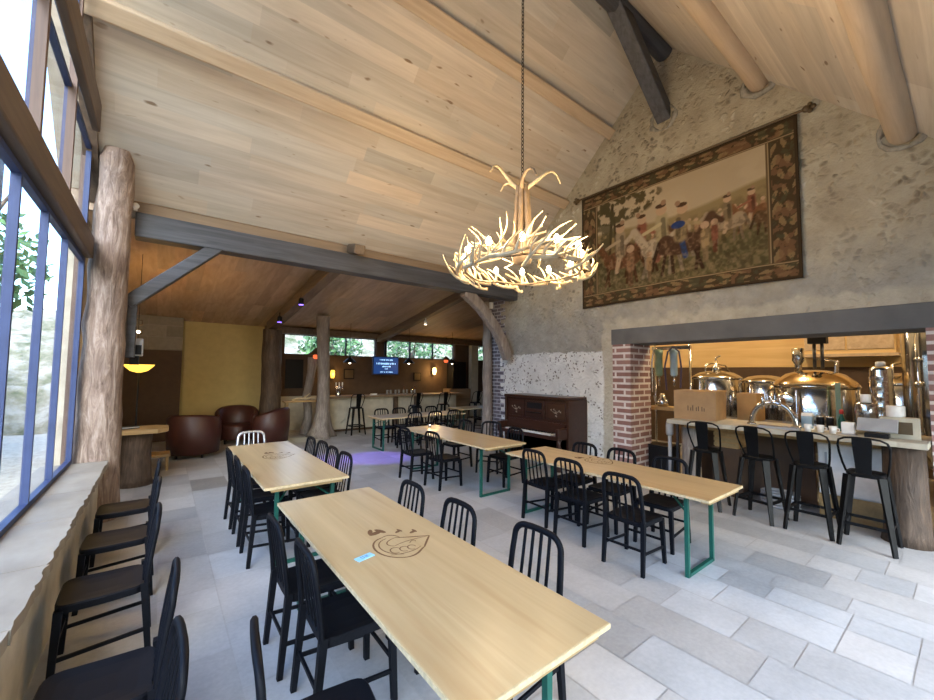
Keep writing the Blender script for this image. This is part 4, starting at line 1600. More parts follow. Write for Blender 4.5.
pst = thing('waste_pipe', (6.92, 3.25, 0), 'grey plastic waste pipe standing left of the brewery counter', 'pipe')
MB().lathe([(.03, 0), (.03, .95)], 12).build('pipe', M['grey_plastic'], pst)
MB().lathe([(.05, .82), (.06, .86), (.06, .98), (.05, 1.05)], 12).build('coupling', M['grey_plastic'], pst)

bx_ = thing('cardboard_box', (7.02, 2.80, CZ), 'large brown cardboard box on the left end of the brewery counter', 'box', .10)
MB().box(-.29, -.30, 0, .29, .30, .46).build('carton', M['cardboard'], bx_)
MB().box(-.295, -.31, .445, .30, .005, .462).build('flap', M['cardboard_side'], bx_)
m_ = MB()
for i, (yy, hh) in enumerate(((.09, .08), (.05, .05), (.02, .09), (-.03, .06), (-.06, .075), (-.11, .07), (-.14, .05))):
    m_.box(-.2915, yy - .006, .14, -.2905, yy + .006, .14 + hh)
m_.build('printed_marks', M['dark_wall'], bx_)
bn = thing('work_bench', (7.55, .45, 0), 'dark steel work bench behind the brewery counter', 'bench')
MB().box(0, 0, 1.08, .45, 3.0, 1.12).build('bench_top', M['dark_steel'], bn)
for (x_, y_) in ((.03, .03), (.42, .03), (.03, 2.97), (.42, 2.97)):
    MB().box(x_ - .02, y_ - .02, 0, x_ + .02, y_ + .02, 1.08).build('leg', M['dark_steel'], bn)
b2 = thing('cardboard_box', (7.72, 2.30, 1.12), 'smaller brown cardboard box on the bench right of the large carton', 'box', -.1)
MB().box(-.15, -.14, 0, .15, .14, .44).build('carton', M['cardboard_side'], b2)
MB().box(-.152, -.142, .43, .152, .0, .443).build('flap', M['cardboard'], b2)


def kettle(name, loc, r, zb, zt, dome, label, collar=None, door=None):
    t = thing(name, loc, label, 'tank', 0, 'steel brewing vessels')
    MB().lathe([(r * .3, zb - .12), (r * .96, zb), (r, zb + .03), (r, zt), (r * .985, zt + .01)], 36).build('vessel', M['steel'], t)
    MB().lathe([(r * 1.03, zt - .01), (r * 1.04, zt + .025), (r * .95, zt + dome * .35), (r * .7, zt + dome * .75), (r * .35, zt + dome * .96), (r * .12, zt + dome)], 36).build('domed_lid', M['copper_steel'] if collar else M['steel'], t)
    for i in range(3):
        a = 2 * PI * i / 3 + .4
        MB().lathe([(.03, 0), (.03, zb)], 10).build('leg', M['steel'], t, (r * .75 * math.cos(a), r * .75 * math.sin(a), 0))
    MB().tube([(-r * 1.0, 0, zb + .1), (-r * 1.25, .05, zb + .1), (-r * 1.3, .1, zb + .4), (-r * 1.1, .12, zt - .05)], .022, 8).build('pipe', M['steel'], t)
    return t


kb_ = kettle('brew_kettle', (8.95, 1.72, 0), .56, .55, 1.66, .30, 'largest polished brew kettle with a warm domed lid behind the counter', True)
m_ = MB()
m_.lathe([(.05, 0), (.05, .18), (.085, .24), (.085, .45), (.06, .46)], 18)
m_.build('vent_stack', M['steel'], kb_, (-.15, .18, 1.88))
m_ = MB()
m_.lathe([(.15, 0), (.15, .03), (.10, .05)], 20, M=Matrix.Translation((-.50, .28, 1.42)) @ Matrix.Rotation(-PI / 2, 4, 'Y') @ Matrix.Rotation(.0, 4, 'Z'))
m_.build('round_hatch', M['steel'], kb_)
m_ = MB()
for i in range(3):
    m_.tube([(-.1 + .1 * i, -.28, 1.85), (-.1 + .1 * i, -.30, 2.1), (0, -.1 + .05 * i, 2.16)], .018, 7)
m_.build('pipework', M['steel'], kb_)
MB().box(-.62, -.42, 1.0, -.58, -.36, 1.75).build('sight_glass', M['filter_green'], kb_)
k2 = kettle('brew_kettle', (8.95, 3.25, 0), .43, .85, 1.78, .16, 'polished brew kettle above the large cardboard carton')
m_ = MB()
m_.lathe([(.09, 0), (.09, .08), (.03, .12), (.03, .22)], 16)
m_.tube([(-.25, .1, .0), (-.25, .1, .12), (-.1, .05, .16), (.2, -.1, .12), (.3, -.15, -.02)], .015, 7)
m_.tube([(0, 0, .2), (0, 0, .28), (.06, -.06, .32)], .02, 7)
m_.build('lid_fitting', M['steel'], k2, (0, 0, 1.93))
k3 = kettle('brew_kettle', (9.6, 2.62, 0), .38, .8, 1.72, .14, 'small polished kettle between the two larger kettles')
k4 = kettle('brew_kettle', (9.85, .75, 0), .42, .6, 1.72, .2, 'polished kettle with pipework right of the largest kettle')
m_ = MB()
m_.tube([(-.3, .1, 1.8), (-.3, .1, 2.05), (-.1, 0, 2.1), (.15, -.1, 2.05), (.15, -.1, 1.8)], .025, 8)
m_.tube([(-.45, -.1, .9), (-.47, -.1, 1.98)], .03, 8)
m_.build('pipework', M['steel'], k4)
for (x_, y_, r, lab) in ((8.75, .42, .26, 'tall cylindrical fermenter tank at the right edge of the opening'), (9.1, -.15, .30, 'second tall fermenter tank, half hidden by the brick jamb')):
    t = thing('fermenter_tank', (x_, y_, 0), lab, 'tank', 0, 'steel brewing vessels')
    MB().lathe([(.05, .55), (r * .5, .8), (r, 1.15), (r, 2.55), (r * .85, 2.68), (r * .4, 2.76), (.04, 2.78)], 28).build('vessel', M['steel'], t)
    for i in range(4):
        a = 2 * PI * i / 4 + .4
        MB().lathe([(.025, 0), (.025, 1.2)], 8).build('leg', M['steel'], t, (r * .9 * math.cos(a), r * .9 * math.sin(a), 0))
    m_ = MB()
    m_.tube([(-r - .06, .08, .9), (-r - .08, .08, 1.5), (-r - .06, .08, 2.4), (-r * .5, .05, 2.72)], .022, 8)
    m_.sphere((-r - .07, .08, 1.75), .05, 10, 6).sphere((-r - .07, .08, 2.1), .04, 10, 6)
    m_.build('pipework', M['steel'], t)
cn = thing('steel_canister_stack', (7.78, .80, 1.12), 'tall ribbed steel canister on the bench behind the white rolls', 'canister')
pr = [(.11, 0)]
for i in range(6):
    pr += [(.115, .03 + i * .135), (.122, .05 + i * .135), (.115, .07 + i * .135), (.113, .145 + i * .135)]
MB().lathe(pr + [(.10, .86), (.05, .88)], 22).build('canister_body', M['steel'], cn)
MB().lathe([(.05, .88), (.05, .93), (.03, .94)], 14).build('cap', M['white_stuff'], cn)
cn = thing('steel_canister', (6.98, .86, CZ), 'short steel canister with a white cap on the counter', 'canister')
MB().lathe([(.095, 0), (.10, .02), (.10, .13), (.105, .15), (.10, .17), (.10, .26), (.105, .28), (.10, .30), (.10, .36), (.085, .39)], 22).build('canister_body', M['steel'], cn)
MB().lathe([(.045, .385), (.048, .40), (.048, .485), (.044, .49)], 16).build('cap', M['white_stuff'], cn)
cb = thing('cream_carton', (6.88, .575, CZ), 'cream carton under the white paper roll at the right of the counter', 'box', .1)
MB().box(-.09, -.16, 0, .09, .16, .24).build('carton', M['cream_band'], cb, bevel=.006)
MB().box(-.092, -.10, .05, -.0905, .02, .19).build('label_patch', M['gold_brown'], cb)
rl = MB()
rl.lathe([(.02, 0), (.075, 0), (.08, .01), (.08, .12), (.075, .13), (.022, .13), (.02, .1)], 20)
tag(rl.build('paper_roll', M['white_stuff'], None, (6.88, .60, CZ + .241)), 'white paper roll standing on the cream carton', 'paper roll')
cr = thing('card_terminal', (6.66, .74, CZ), 'grey slanted till screen on the counter behind the rightmost stool', 'till', .0)
MB().box(-.06, -.10, 0, .10, .10, .05).build('base', M['black_plastic'], cr, bevel=.006)
sc2 = MB().box(-.012, -.17, -.08, .012, .17, .11).build('screen_panel', M['grey_plastic'], cr, (.03, 0, .13), bevel=.006, rot=(0, .75, 0))
ar = thing('chrome_tap_arch', (6.92, 1.80, CZ), 'chrome arched beer tap tower on the counter', 'tap tower')
MB().tube([(0, .26 * math.cos(t), .02 + .31 * math.sin(t)) for t in [PI * i / 16 for i in range(17)]], .035, 12).build('arch', M['steel'], ar)
for s_ in (-1, 1):
    MB().lathe([(.055, 0), (.055, .015), (.04, .03)], 14).build('foot', M['steel'], ar, (0, s_ * .26, 0))
for yy in (-.1, 0, .1):
    zz = .02 + .31 * math.sqrt(1 - (yy / .26) ** 2)
    MB().tube([(0, yy, zz), (-.07, yy, zz - .01), (-.09, yy, zz - .07)], .011, 7).lathe([(.008, 0), (.016, .02), (.018, .09), (.008, .1)], 8, c=(-.06, yy, zz + .005)).build('tap', M['steel'], ar)
dr = thing('drip_tray', (6.62, 1.66, CZ), 'grey drip tray in front of the chrome tap arch', 'tray')
MB().box(-.08, -.22, 0, .08, .22, .03).build('tray', M['grey_plastic'], dr, bevel=.004)
MB().box(-.07, -.21, .03, .07, .21, .034).build('grille', M['dark_steel'], dr)
for i, (x_, y_, lab) in enumerate(((6.64, 1.36, 'white cup on the counter, nearest the drip tray'), (6.66, 1.24, 'white cup on the counter, second from the drip tray'), (6.64, 1.12, 'white cup on the counter, third from the drip tray'))):
    c_ = thing('white_cup', (x_, y_, CZ), lab, 'cup', 0, 'white cups on the counter')
    MB().lathe([(.028, 0), (.042, .09), (.039, .09), (.026, .008)], 16).build('cup_body', M['white_stuff'], c_)
    MB().tube([(0, -.038, .07), (0, -.062, .062), (0, -.060, .035), (0, -.034, .03)], .006, 6).build('handle', M['white_stuff'], c_)
np_ = thing('napkin_holder', (6.72, .99, CZ), 'white napkin holder on the counter left of the till', 'napkin holder')
MB().box(-.05, -.07, 0, .05, .07, .01).build('base', M['grey_plastic'], np_)
MB().box(-.04, -.06, .01, .04, .06, .15).build('napkins', M['white_stuff'], np_, bevel=.008)
mp = thing('milk_carton', (7.12, 1.46, CZ), 'pale blue and white carton behind the white cups', 'carton')
MB().box(-.045, -.06, 0, .045, .06, .16).build('carton', M['filter_blue'], mp, bevel=.004)
MB().prism([(-.045, .16), (.045, .16), (0, .20)], -.06, .06, 'y').build('gable_top', M['white_stuff'], mp)
bt = thing('sauce_bottle', (7.06, 1.10, CZ), 'green bottle with a red cap behind the white cups', 'bottle')
MB().lathe([(.035, 0), (.038, .02), (.038, .14), (.018, .2), (.018, .22)], 16).build('bottle_body', M['green_metal'], bt)
MB().lathe([(.022, .22), (.022, .27), (.012, .28)], 12).build('cap', M['red'], bt)
for i, (y_, lab) in enumerate(((1.32, 'dark coffee tin behind the white cups, left one'), (1.22, 'dark coffee tin behind the white cups, right one'))):
    t = thing('coffee_tin', (7.1, y_, CZ), lab, 'tin', 0, 'dark tins on the counter')
    MB().lathe([(.042, 0), (.042, .15), (.04, .155)], 16).build('tin', M['black_plastic'], t)
    MB().lathe([(.044, .155), (.044, .17), (.03, .175)], 16).build('lid', M['steel'], t)
# under the counter
fz = thing('white_fridge', (7.06, .95, 0), 'white under-counter fridge behind the stools', 'fridge')
MB().box(-.03, -.42, .30, .38, .40, .98).build('cabinet', M['white_stuff'], fz, bevel=.01)
MB().box(-.05, -.41, .32, -.03, .39, .96).build('door', M['white_stuff'], fz, bevel=.008)
MB().box(-.08, .30, .55, -.05, .32, .85).build('handle', M['grey_plastic'], fz)
MB().box(-.03, -.42, .0, .38, .40, .30).build('plinth', M['bench_wood'], fz)
wc = thing('wooden_crate', (7.0, 2.42, .55), 'orange brown wooden crate under the left part of the counter', 'crate')
MB().box(-.02, -.16, .18, .32, .16, .42).build('crate_body', M['cardboard_side'], wc)
for zz in (.22, .30, .38):
    MB().box(-.032, -.17, zz - .025, -.02, .17, zz + .025).build('slat', M['bench_wood'], wc)
MB().box(-.02, -.2, -.55, .36, .2, .18).build('shelf_stand', M['dark_wall'], wc)
bs = thing('hose_coil', (7.05, 1.78, .0), 'grey hose coiled on the floor under the counter', 'hose')
m_ = MB()
for i in range(5):
    m_.tube([(.19 * math.cos(t) * (1 - .02 * i), .21 * math.sin(t), .025 + i * .04) for t in [2 * PI * q / 22 for q in range(22)]], .02, 7, closed=True)
m_.build('coil', M['grey_plastic'], bs)
# filters and hoses by the pier
ff_ = thing('filter_stand', (7.95, 3.75, 0), 'water filter stand with hoses just right of the brick pier', 'filter stand')
for y_ in (-.38, .3):
    MB().lathe([(.02, 0), (.02, 2.45)], 10).build('post', M['steel'], ff_, (.1, y_, 0))
MB().box(.06, -.4, 2.35, .14, .35, 2.42).build('crossbar', M['steel'], ff_)
for y_, mt_ in ((.17, M['filter_green']), (-.12, M['filter_blue'])):
    fl2 = MB().lathe([(.05, 1.82), (.065, 1.86), (.065, 2.24), (.075, 2.26), (.075, 2.34), (.03, 2.36)], 16).build('filter_cartridge', mt_, ff_, (0, y_, 0))
    MB().lathe([(.02, 1.62), (.02, 1.82)], 8).build('outlet', M['steel'], fl2)
MB().tube([(-.06, .0, 1.55), (-.08, .02, 2.0), (-.07, -.04, 2.3), (-.06, -.14, 2.4), (-.06, -.25, 2.3), (-.05, -.28, 2.0), (-.05, -.26, 1.6)], .016, 8).build('hose', M['blue_hose'], ff_)
MB().tube([(-.02, .3, 1.5), (-.04, .3, 2.1), (-.04, .26, 2.35), (-.03, .17, 2.38)], .014, 8).build('hose', M['steel'], ff_)
MB().box(-.22, -.35, 1.16, .22, .36, 1.22).build('shelf', M['bench_wood'], ff_)
pm = thing('steel_pump', (7.92, 3.85, 1.22), 'small steel pump on the filter stand shelf', 'pump')
MB().lathe([(.09, 0), (.11, .05), (.11, .12), (.06, .17), (.04, .26)], 16).build('pump_body', M['steel'], pm)
MB().tube([(-.1, 0, .08), (-.17, .05, .1), (-.18, .07, .22)], .025, 8).build('pipe', M['steel'], pm)
bb_ = tag(MB().box(-.2, -.25, 0, .2, .25, .5).box(-.21, -.26, .5, .21, .26, .53).build('black_bin', M['black_plastic'], None, (7.6, 3.72, 0), .01), 'black plastic bin beside the brick pier', 'bin')
wcb = thing('wall_cabinet', (11.185, 1.62, 2.25), 'pale wooden wall cabinet high on the brewery wall', 'cabinet')
MB().box(-.36, -.72, .06, 0, .62, .62).build('cabinet_body', M['plywood'], wcb)
for a_, b_ in ((-.70, -.06), (-.03, .60)):
    MB().box(-.38, a_, .14, -.36, b_, .58).build('door', M['purlin'], wcb, bevel=.006)
MB().box(-.40, -.76, .0, 0, .66, .06).build('base_board', M['purlin'], wcb)
sp = thing('ceiling_pipe_drop', (8.75, 1.62, 2.3), 'dark box with two pipes dropping from the ceiling to the big kettle', 'pipe')
MB().box(-.09, -.12, .1, .09, .12, .22).build('junction_box', M['black_plastic'], sp)
for y_ in (-.05, .05):
    MB().lathe([(.025, -.32), (.025, .1)], 8).build('pipe', M['dark_steel'], sp, (0, y_, 0))
MB().lathe([(.02, .22), (.02, 1.8)], 8).build('hanger', M['black_plastic'], sp)
for (x_, y_, lab) in ((8.6, 2.4, 'unseen lamp added to light the brewery, above the kettles'), (8.6, 5.2, 'unseen lamp added to light the brewery, beyond the brick pier'), (8.5, -.6, 'unseen lamp added to light the brewery, beyond the right brick jamb')):
    t = thing('added_ceiling_lamp', (x_, y_, 4.1), lab, 'lamp', 0, 'added brewery lamps')  # out of view, added to brighten the brewery room
    MB().lathe([(.12, 0), (.12, -.04), (.02, -.05)][::-1], 16).build('mount', M['white_stuff'], t)
    MB().lathe([(.10, -.16), (.12, -.12), (.10, -.05)], 16).build('diffuser', M['white_glow'], t)
    lamp('lamp_light', (0, 0, -.3), 110, (1, .80, .52), t, .2)

# ================================================================== lounge and bar
def armchair(loc, rz, label):
    t = thing('tub_armchair', loc, label, 'armchair', rz, 'leather armchairs')
    # curved tub back, open towards +Y
    m_ = MB()
    prof = []
    n = 22
    vin, vout = [], []
    rows = []
    for i in range(n + 1):
        a = math.radians(-215 + 250 * i / n) + 0
        up_ = .92 - .20 * (abs(i - n / 2) / (n / 2)) ** 2.2
        c_, s_ = math.cos(a), math.sin(a)
        rows.append([(c_ * .47, s_ * .45, .09), (c_ * .50, s_ * .48, .5), (c_ * .49, s_ * .47, up_ - .05), (c_ * .45, s_ * .43, up_), (c_ * .39, s_ * .37, up_ - .03), (c_ * .36, s_ * .34, .45), (c_ * .36, s_ * .34, .09)])
    vv = [p for r_ in rows for p in r_]
    k_ = 7
    ff = []
    for i in range(n):
        for j in range(k_):
            ff.append((i * k_ + j, (i + 1) * k_ + j, (i + 1) * k_ + (j + 1) % k_, i * k_ + (j + 1) % k_))
    ff += [tuple(range(k_)), tuple(n * k_ + j for j in range(k_))[::-1]]
    m_.add(vv, ff, True)
    m_.build('back_shell', M['leather'], t)
    MB().lathe([(.34, .10), (.35, .14), (.35, .40), (.33, .46), (.2, .48), (.01, .485)], 24).build('seat_cushion', M['leather'], t)
    for a in (45, 135, 225, 315):
        MB().lathe([(.02, 0), (.028, .10)], 8).build('foot', M['black_plastic'], t, (.33 * math.cos(math.radians(a)), .33 * math.sin(math.radians(a)), 0))
    return t


armchair((.62, 10.35, 0), math.radians(-20), 'dark red brown leather tub armchair nearest the log post, back turned')
armchair((1.60, 11.75, 0), math.radians(170), 'dark red brown leather tub armchair against the yellow wall, facing us')
armchair((2.20, 10.95, 0), math.radians(65), 'dark red brown leather tub armchair right of the others, seen from the side')

st_ = thing('stump_table', (-.26, 8.35, 0), 'side table of a honey brown slab on a log stump behind the pale log post', 'table')
MB().lathe([(.25, 0), (.21, .1), (.19, .5), (.2, .83)], 18).build('log_base', M['log_brown'], st_)
MB().prism([(-.45, -.30), (.26, -.32), (.40, -.14), (.40, .18), (.24, .32), (-.45, .32)], .83, .90, 'z').build('slab_top', M['bench_wood'], st_, bevel=.008)
bk = thing('book', (-.36, 8.33, .90), 'dark book lying on the stump side table', 'book', .3)
MB().box(-.11, -.08, 0, .11, .08, .012).build('cover', M['black_plastic'], bk)
MB().box(-.105, -.075, .012, .105, .075, .032).build('pages', M['grey_plastic'], bk)
MB().box(-.11, -.08, .032, .11, .08, .036).build('cover', M['black_plastic'], bk)
sw_ = thing('low_wooden_stool', (.0, 9.35, 0), 'low wooden stool in the dim corner beside the stump table', 'stool')
MB().box(-.2, -.2, .25, .2, .2, .30).build('seat', M['bench_wood'], sw_, bevel=.006)
for a_ in (-.16, .16):
    for b_ in (-.16, .16):
        MB().box(a_ - .02, b_ - .02, 0, a_ + .02, b_ + .02, .25).build('leg', M['bench_wood'], sw_)
fl_ = thing('floor_lamp', (-.31, 9.0, 0), 'torchiere floor lamp with a glowing yellow glass bowl', 'lamp')
MB().lathe([(.15, 0), (.15, .02), (.03, .04)], 18).build('base', M['black_plastic'], fl_)
MB().lathe([(.013, .03), (.013, 1.80)], 10).build('pole', M['black_plastic'], fl_)
MB().lathe([(.03, 1.79), (.12, 1.82), (.19, 1.89), (.22, 1.93), (.21, 1.93), (.11, 1.84), (.01, 1.82)], 24).build('glass_bowl', M['yellow_glow'], fl_)
lamp('lamp_light', (0, 0, 2.02), 40, (1, .62, .22), fl_, .08)
hl = thing('lantern_string', (-.34, 8.8, 2.05), 'string of small dark lanterns with tiny lights hanging beside the log post', 'lantern')
MB().lathe([(.004, 0), (.004, 1.80)], 6).build('cord', M['black_plastic'], hl)
for i in range(4):
    zz = .03 + i * .16
    lb = MB().box(-.05, -.05, zz + .05, .05, .05, zz + .06).box(-.05, -.05, zz + .125, .05, .05, zz + .135)
    for a_ in (-.045, .045):
        for b_ in (-.045, .045):
            lb.box(a_ - .006, b_ - .006, zz + .06, a_ + .006, b_ + .006, zz + .125)
    q = lb.build('lantern', M['gold_brown'], hl)
    if i in (0, 2):
        MB().sphere((0, 0, zz + .09), .026, 10, 6).build('light', M['white_glow'], q)
sk = thing('loudspeaker', (-.30, 7.06, 2.03), 'small pale grey loudspeaker fixed behind the pale log post', 'loudspeaker')
MB().box(-.09, -.06, .0, .09, .10, .24).build('cabinet', M['grey_plastic'], sk, bevel=.015)
MB().box(-.075, -.065, .02, .075, -.06, .15).build('grille', M['black_plastic'], sk)
MB().box(-.05, .0, -.12, .05, .08, .0).build('bracket', M['black_plastic'], sk)
sl = thing('spot_lamp', (-.36, 6.72, 3.955), 'small white spot lamp at the log post end of the tie beam', 'lamp')
MB().sphere((0, 0, .05), .04, 12, 8).build('lamp_head', M['white_stuff'], sl)
MB().box(-.02, -.02, -.01, .02, .02, .02).build('base', M['white_stuff'], sl)

# violet spot lamps on the left rafter, and a white one on the right rafter
for (p, tgt, lab) in (((2.36, 9.0, 3.30), (3.75, 8.0, 0), 'violet spot lamp on the left rafter, nearer one'), ((2.28, 10.6, 3.06), (2.55, 8.3, 0), 'violet spot lamp on the left rafter, further one')):
    t = thing('violet_spot_lamp', p, lab, 'lamp', 0, 'violet spot lamps')
    MB().lathe([(.05, .0), (.055, .02), (.055, .12), (.03, .15)], 14).build('can', M['black_plastic'], t)
    MB().lathe([(.045, -.01), (.05, .0), (.03, .008)], 14).build('lens', M['purple_glow'], t)
    MB().box(-.01, -.01, .14, .01, .01, .24).build('bracket', M['black_plastic'], t)
    e = look_rot(p, tgt)
    lamp('spot_light', (0, 0, -.05), 650, (.20, .10, 1.0), t, .03, 'SPOT', e, math.radians(24), .6)
t = thing('spot_lamp', (5.86, 9.5, 3.20), 'small white spot lamp on the right lounge rafter', 'lamp')
MB().lathe([(.03, 0), (.045, .02), (.045, .09), (.02, .12)], 12).build('can', M['white_stuff'], t)
MB().lathe([(.03, -.008), (.035, .0), (.02, .005)], 12).build('lens', M['white_glow'], t)
MB().box(-.01, -.01, .1, .01, .01, .2).build('bracket', M['white_stuff'], t)
lamp('spot_light', (0, 0, -.06), 30, (1, .8, .5), t, .04, 'SPOT', look_rot((5.86, 9.5, 3.2), (6.6, 11.5, 0)), math.radians(80), .8)

bc = thing('lounge_bar_counter', (3.95, 11.95, 0), 'long pale fronted bar counter with a wooden top below the windows', 'bar counter')
MB().box(0, .12, .05, 4.9, .22, 1.03).build('front_panel', M['white_wall'], bc)
MB().box(0, .22, 0, .12, .7, 1.03).build('end_panel', M['white_wall'], bc)
MB().box(-.1, -.12, 1.03, 5.05, .62, 1.09).build('bar_top', M['strip_wood'], bc, bevel=.01)
MB().box(.02, .10, 0, 4.9, .12, .07).build('kick_board', M['dark_wall'], bc)
MB().tube([(.5, .11, .25), (.75, .105, .5), (.95, .11, .72), (1.1, .11, .95)], .02, 6).build('branch_relief', M['white_wall'], bc)
for x_ in (2.3, 3.1):
    MB().lathe([(.13, 0), (.09, .1), (.08, 1.03)], 12).build('post', M['log_brown'], bc, (x_, .0, 0))
BT = 1.09
tw = thing('beer_tap_tower', (4.39, 12.2, BT), 'small steel beer tap tower with white handles on the bar', 'tap tower')
MB().lathe([(.09, 0), (.08, .03), (.07, .18), (.10, .22), (.10, .26), (.06, .28)], 16).build('column', M['steel'], tw)
for a_ in (-.1, 0, .1):
    MB().tube([(a_, -.05, .24), (a_, -.12, .23), (a_, -.13, .17)], .012, 7).build('spout', M['steel'], tw)
    MB().lathe([(.012, 0), (.02, .05), (.022, .13), (.01, .15)], 8).build('tap_handle', M['white_stuff'], tw, (a_, -.06, .27))
WORD = ('first', 'second', 'third', 'fourth', 'fifth', 'sixth', 'seventh', 'eighth')
for i in range(8):
    g_ = thing('beer_glass', (6.02 + .155 * i, 12.12 + .05 * (i % 2), BT), 'clear beer glass on the bar under the screen, %s from the left' % WORD[i], 'glass', 0, 'glasses on the bar')
    MB().lathe([(.03, 0), (.036, .02), (.042, .15), (.039, .15), (.033, .022), (.004, .015)], 12).build('glass_body', M['glassware'], g_)
for (x_, lab) in ((6.75, 'dark beer bottle standing among the bar glasses, left one'), (7.18, 'dark beer bottle standing among the bar glasses, right one')):
    g_ = thing('beer_bottle', (x_, 12.30, BT), lab, 'bottle', 0, 'bottles on the bar')
    MB().lathe([(.03, 0), (.034, .01), (.034, .16), (.014, .22), (.014, .27)], 12).build('bottle_body', M['amber'], g_)
    MB().lathe([(.016, .268), (.016, .283), (.008, .285)], 10).build('cap', M['steel'], g_)
o = MB().box(-.12, -.05, 0, .10, .06, .02).box(-.09, -.04, .02, .12, .05, .05).build('folded_napkins', M['white_stuff'], None, (5.5, 12.05, BT), rot=(0, 0, .3))
tag(o, 'white folded napkins on the bar top left of the glasses', 'napkin')

tv = thing('television', (6.19, 12.6, 1.77), 'blue lit television hanging above the bar', 'television')
MB().box(-.50, 0, -.03, .50, .06, .61).build('housing', M['tv_bezel'], tv, bevel=.008)
scr = MB().box(-.46, -.006, .01, .46, .001, .575).build('screen', M['tv_screen'], tv)
m_ = MB()
r2 = random.Random(4)
for zz, x0, x1, h_ in ((.49, -.24, .26, .05), (.36, -.36, .37, .075), (.26, -.14, .14, .05), (.18, -.05, .05, .03), (.07, -.22, .24, .035)):
    x_ = x0
    while x_ < x1:
        w_ = r2.uniform(.018, .035)
        m_.box(x_, -.0075, zz - h_ * r2.uniform(.3, .5), x_ + w_, -.0065, zz + h_ * r2.uniform(.3, .5))
        x_ += w_ + (.012 if r2.random() > .2 else .035)
m_.build('screen_lettering', M['tv_text'], scr)
MB().box(-.04, .06, .5, .04, .1, 1.5).build('mount_pole', M['black_plastic'], tv)

for (x_, z_, lab) in ((4.66, 2.14, 'black cone pendant lamp over the bar, left of the television'), (6.75, 2.17, 'black cone pendant lamp over the bar, just right of the television'), (8.59, 2.20, 'black cone pendant lamp over the right end of the bar')):
    t = thing('pendant_lamp', (x_, 12.0, z_), lab, 'lamp', 0, 'black pendant lamps over the bar')
    MB().lathe([(.20, -.02), (.20, 0), (.10, .09), (.04, .13), (.03, .17)], 20).build('shade', M['black_plastic'], t)
    MB().lathe([(.005, .17), (.005, 3.42 - z_)], 6).build('cord', M['black_plastic'], t)
    MB().sphere((0, 0, -.02), .035, 10, 6).build('bulb', M['white_glow'], t)
    lamp('lamp_light', (0, 0, -.10), 3.0, (1, .66, .32), t, .04)
t = thing('lantern_lamp', (3.55, 11.75, 2.30), 'orange red glass lantern hanging in front of the small trunk', 'lamp')
MB().lathe([(.22, .02), (.20, .06), (.06, .19), (.02, .22)], 14).build('hood', M['gold_brown'], t)
MB().lathe([(.05, -.10), (.09, -.06), (.09, .0), (.06, .02)], 12).build('glass', M['orange_glow'], t)
MB().lathe([(.006, .2), (.006, .95)], 6).build('cord', M['black_plastic'], t)
t = thing('lantern_lamp', (8.52, 12.3, 2.30), 'orange glass lantern hanging over the right end of the bar', 'lamp')
MB().lathe([(.16, .02), (.14, .06), (.05, .14), (.02, .16)], 14).build('hood', M['gold_brown'], t)
MB().lathe([(.05, -.08), (.08, -.05), (.08, .0), (.06, .02)], 12).build('glass', M['orange_glow'], t)
MB().lathe([(.006, .15), (.006, .9)], 6).build('cord', M['black_plastic'], t)
for (x_, z_, p_, lab) in ((4.49, 1.74, 8, 'glowing amber wall lamp left on the bar back wall'), (8.5, 1.88, 22, 'bright glowing wall lamp right on the bar back wall')):
    t = thing('wall_lamp', (x_, 13.12, z_), lab, 'lamp', 0, 'bar wall lamps')
    MB().box(-.05, .02, -.12, .05, .08, .14).build('backplate', M['gold_brown'], t)
    MB().lathe([(.05, -.12), (.075, .0), (.06, .14), (.03, .15)], 14, c=(0, -.06, 0)).build('glass', M['yellow_glow'] if x_ < 5 else M['warm_glow'], t)
    lamp('lamp_light', (0, -.25, 0), p_, (1, .60, .2), t, .06)
for (x0, x1, z0, z1, nm, lab, cat) in ((4.91, 5.27, 1.59, 1.93, 'picture_frame', 'dark framed picture on the bar wall left of the television', 'picture'), (7.63, 7.95, 1.52, 1.83, 'picture_frame', 'dark framed picture on the bar wall by the bright wall lamp', 'picture')):
    t = thing(nm, ((x0 + x1) / 2, 13.17, z0), lab, cat, 0, 'pictures on the bar wall')
    w_ = (x1 - x0) / 2
    MB().box(-w_, -.02, 0, w_, .02, z1 - z0).build('frame', M['black_plastic'], t, bevel=.004)
    MB().box(-w_ + .03, -.024, .03, w_ - .03, -.02, z1 - z0 - .03).build('picture', M['gold_brown'], t)
t = thing('blackboard', (3.31, 13.16, 1.30), 'large blank black panel on the wall below the left bar window', 'panel')
MB().box(-.27, -.02, 0, .27, .02, .91).build('panel', M['black_plastic'], t)
MB().box(-.29, -.025, -.02, .29, .0, .0).box(-.29, -.025, .91, .29, .0, .93).box(-.29, -.025, 0, -.27, .0, .91).box(.27, -.025, 0, .29, 0, .91).build('frame', M['dark_wall'], t)
t = thing('black_cupboard', (9.5, 12.95, 0), 'tall black cupboard at the right of the bar', 'cupboard')
MB().box(-.33, -.2, 1.2, .33, .22, 2.28).build('cabinet', M['black_plastic'], t, bevel=.01)
MB().box(-.5, -.24, 0, .55, .22, 1.2).build('base_unit', M['strip_wood'], t, bevel=.01)
for s_ in (-1, 1):
    MB().box(s_ * .16 - .15, -.215, 1.24, s_ * .16 + .15, -.2, 2.24).build('door', M['black_plastic'], t, bevel=.004)
tag(MB().box(-.18, -.1, 0, .18, .1, 3.0).build('pale_pillar', M['white_wall'], None, (10.4, 12.98, 0), .01), 'pale plastered pillar right of the black cupboard at the bar', 'pillar')
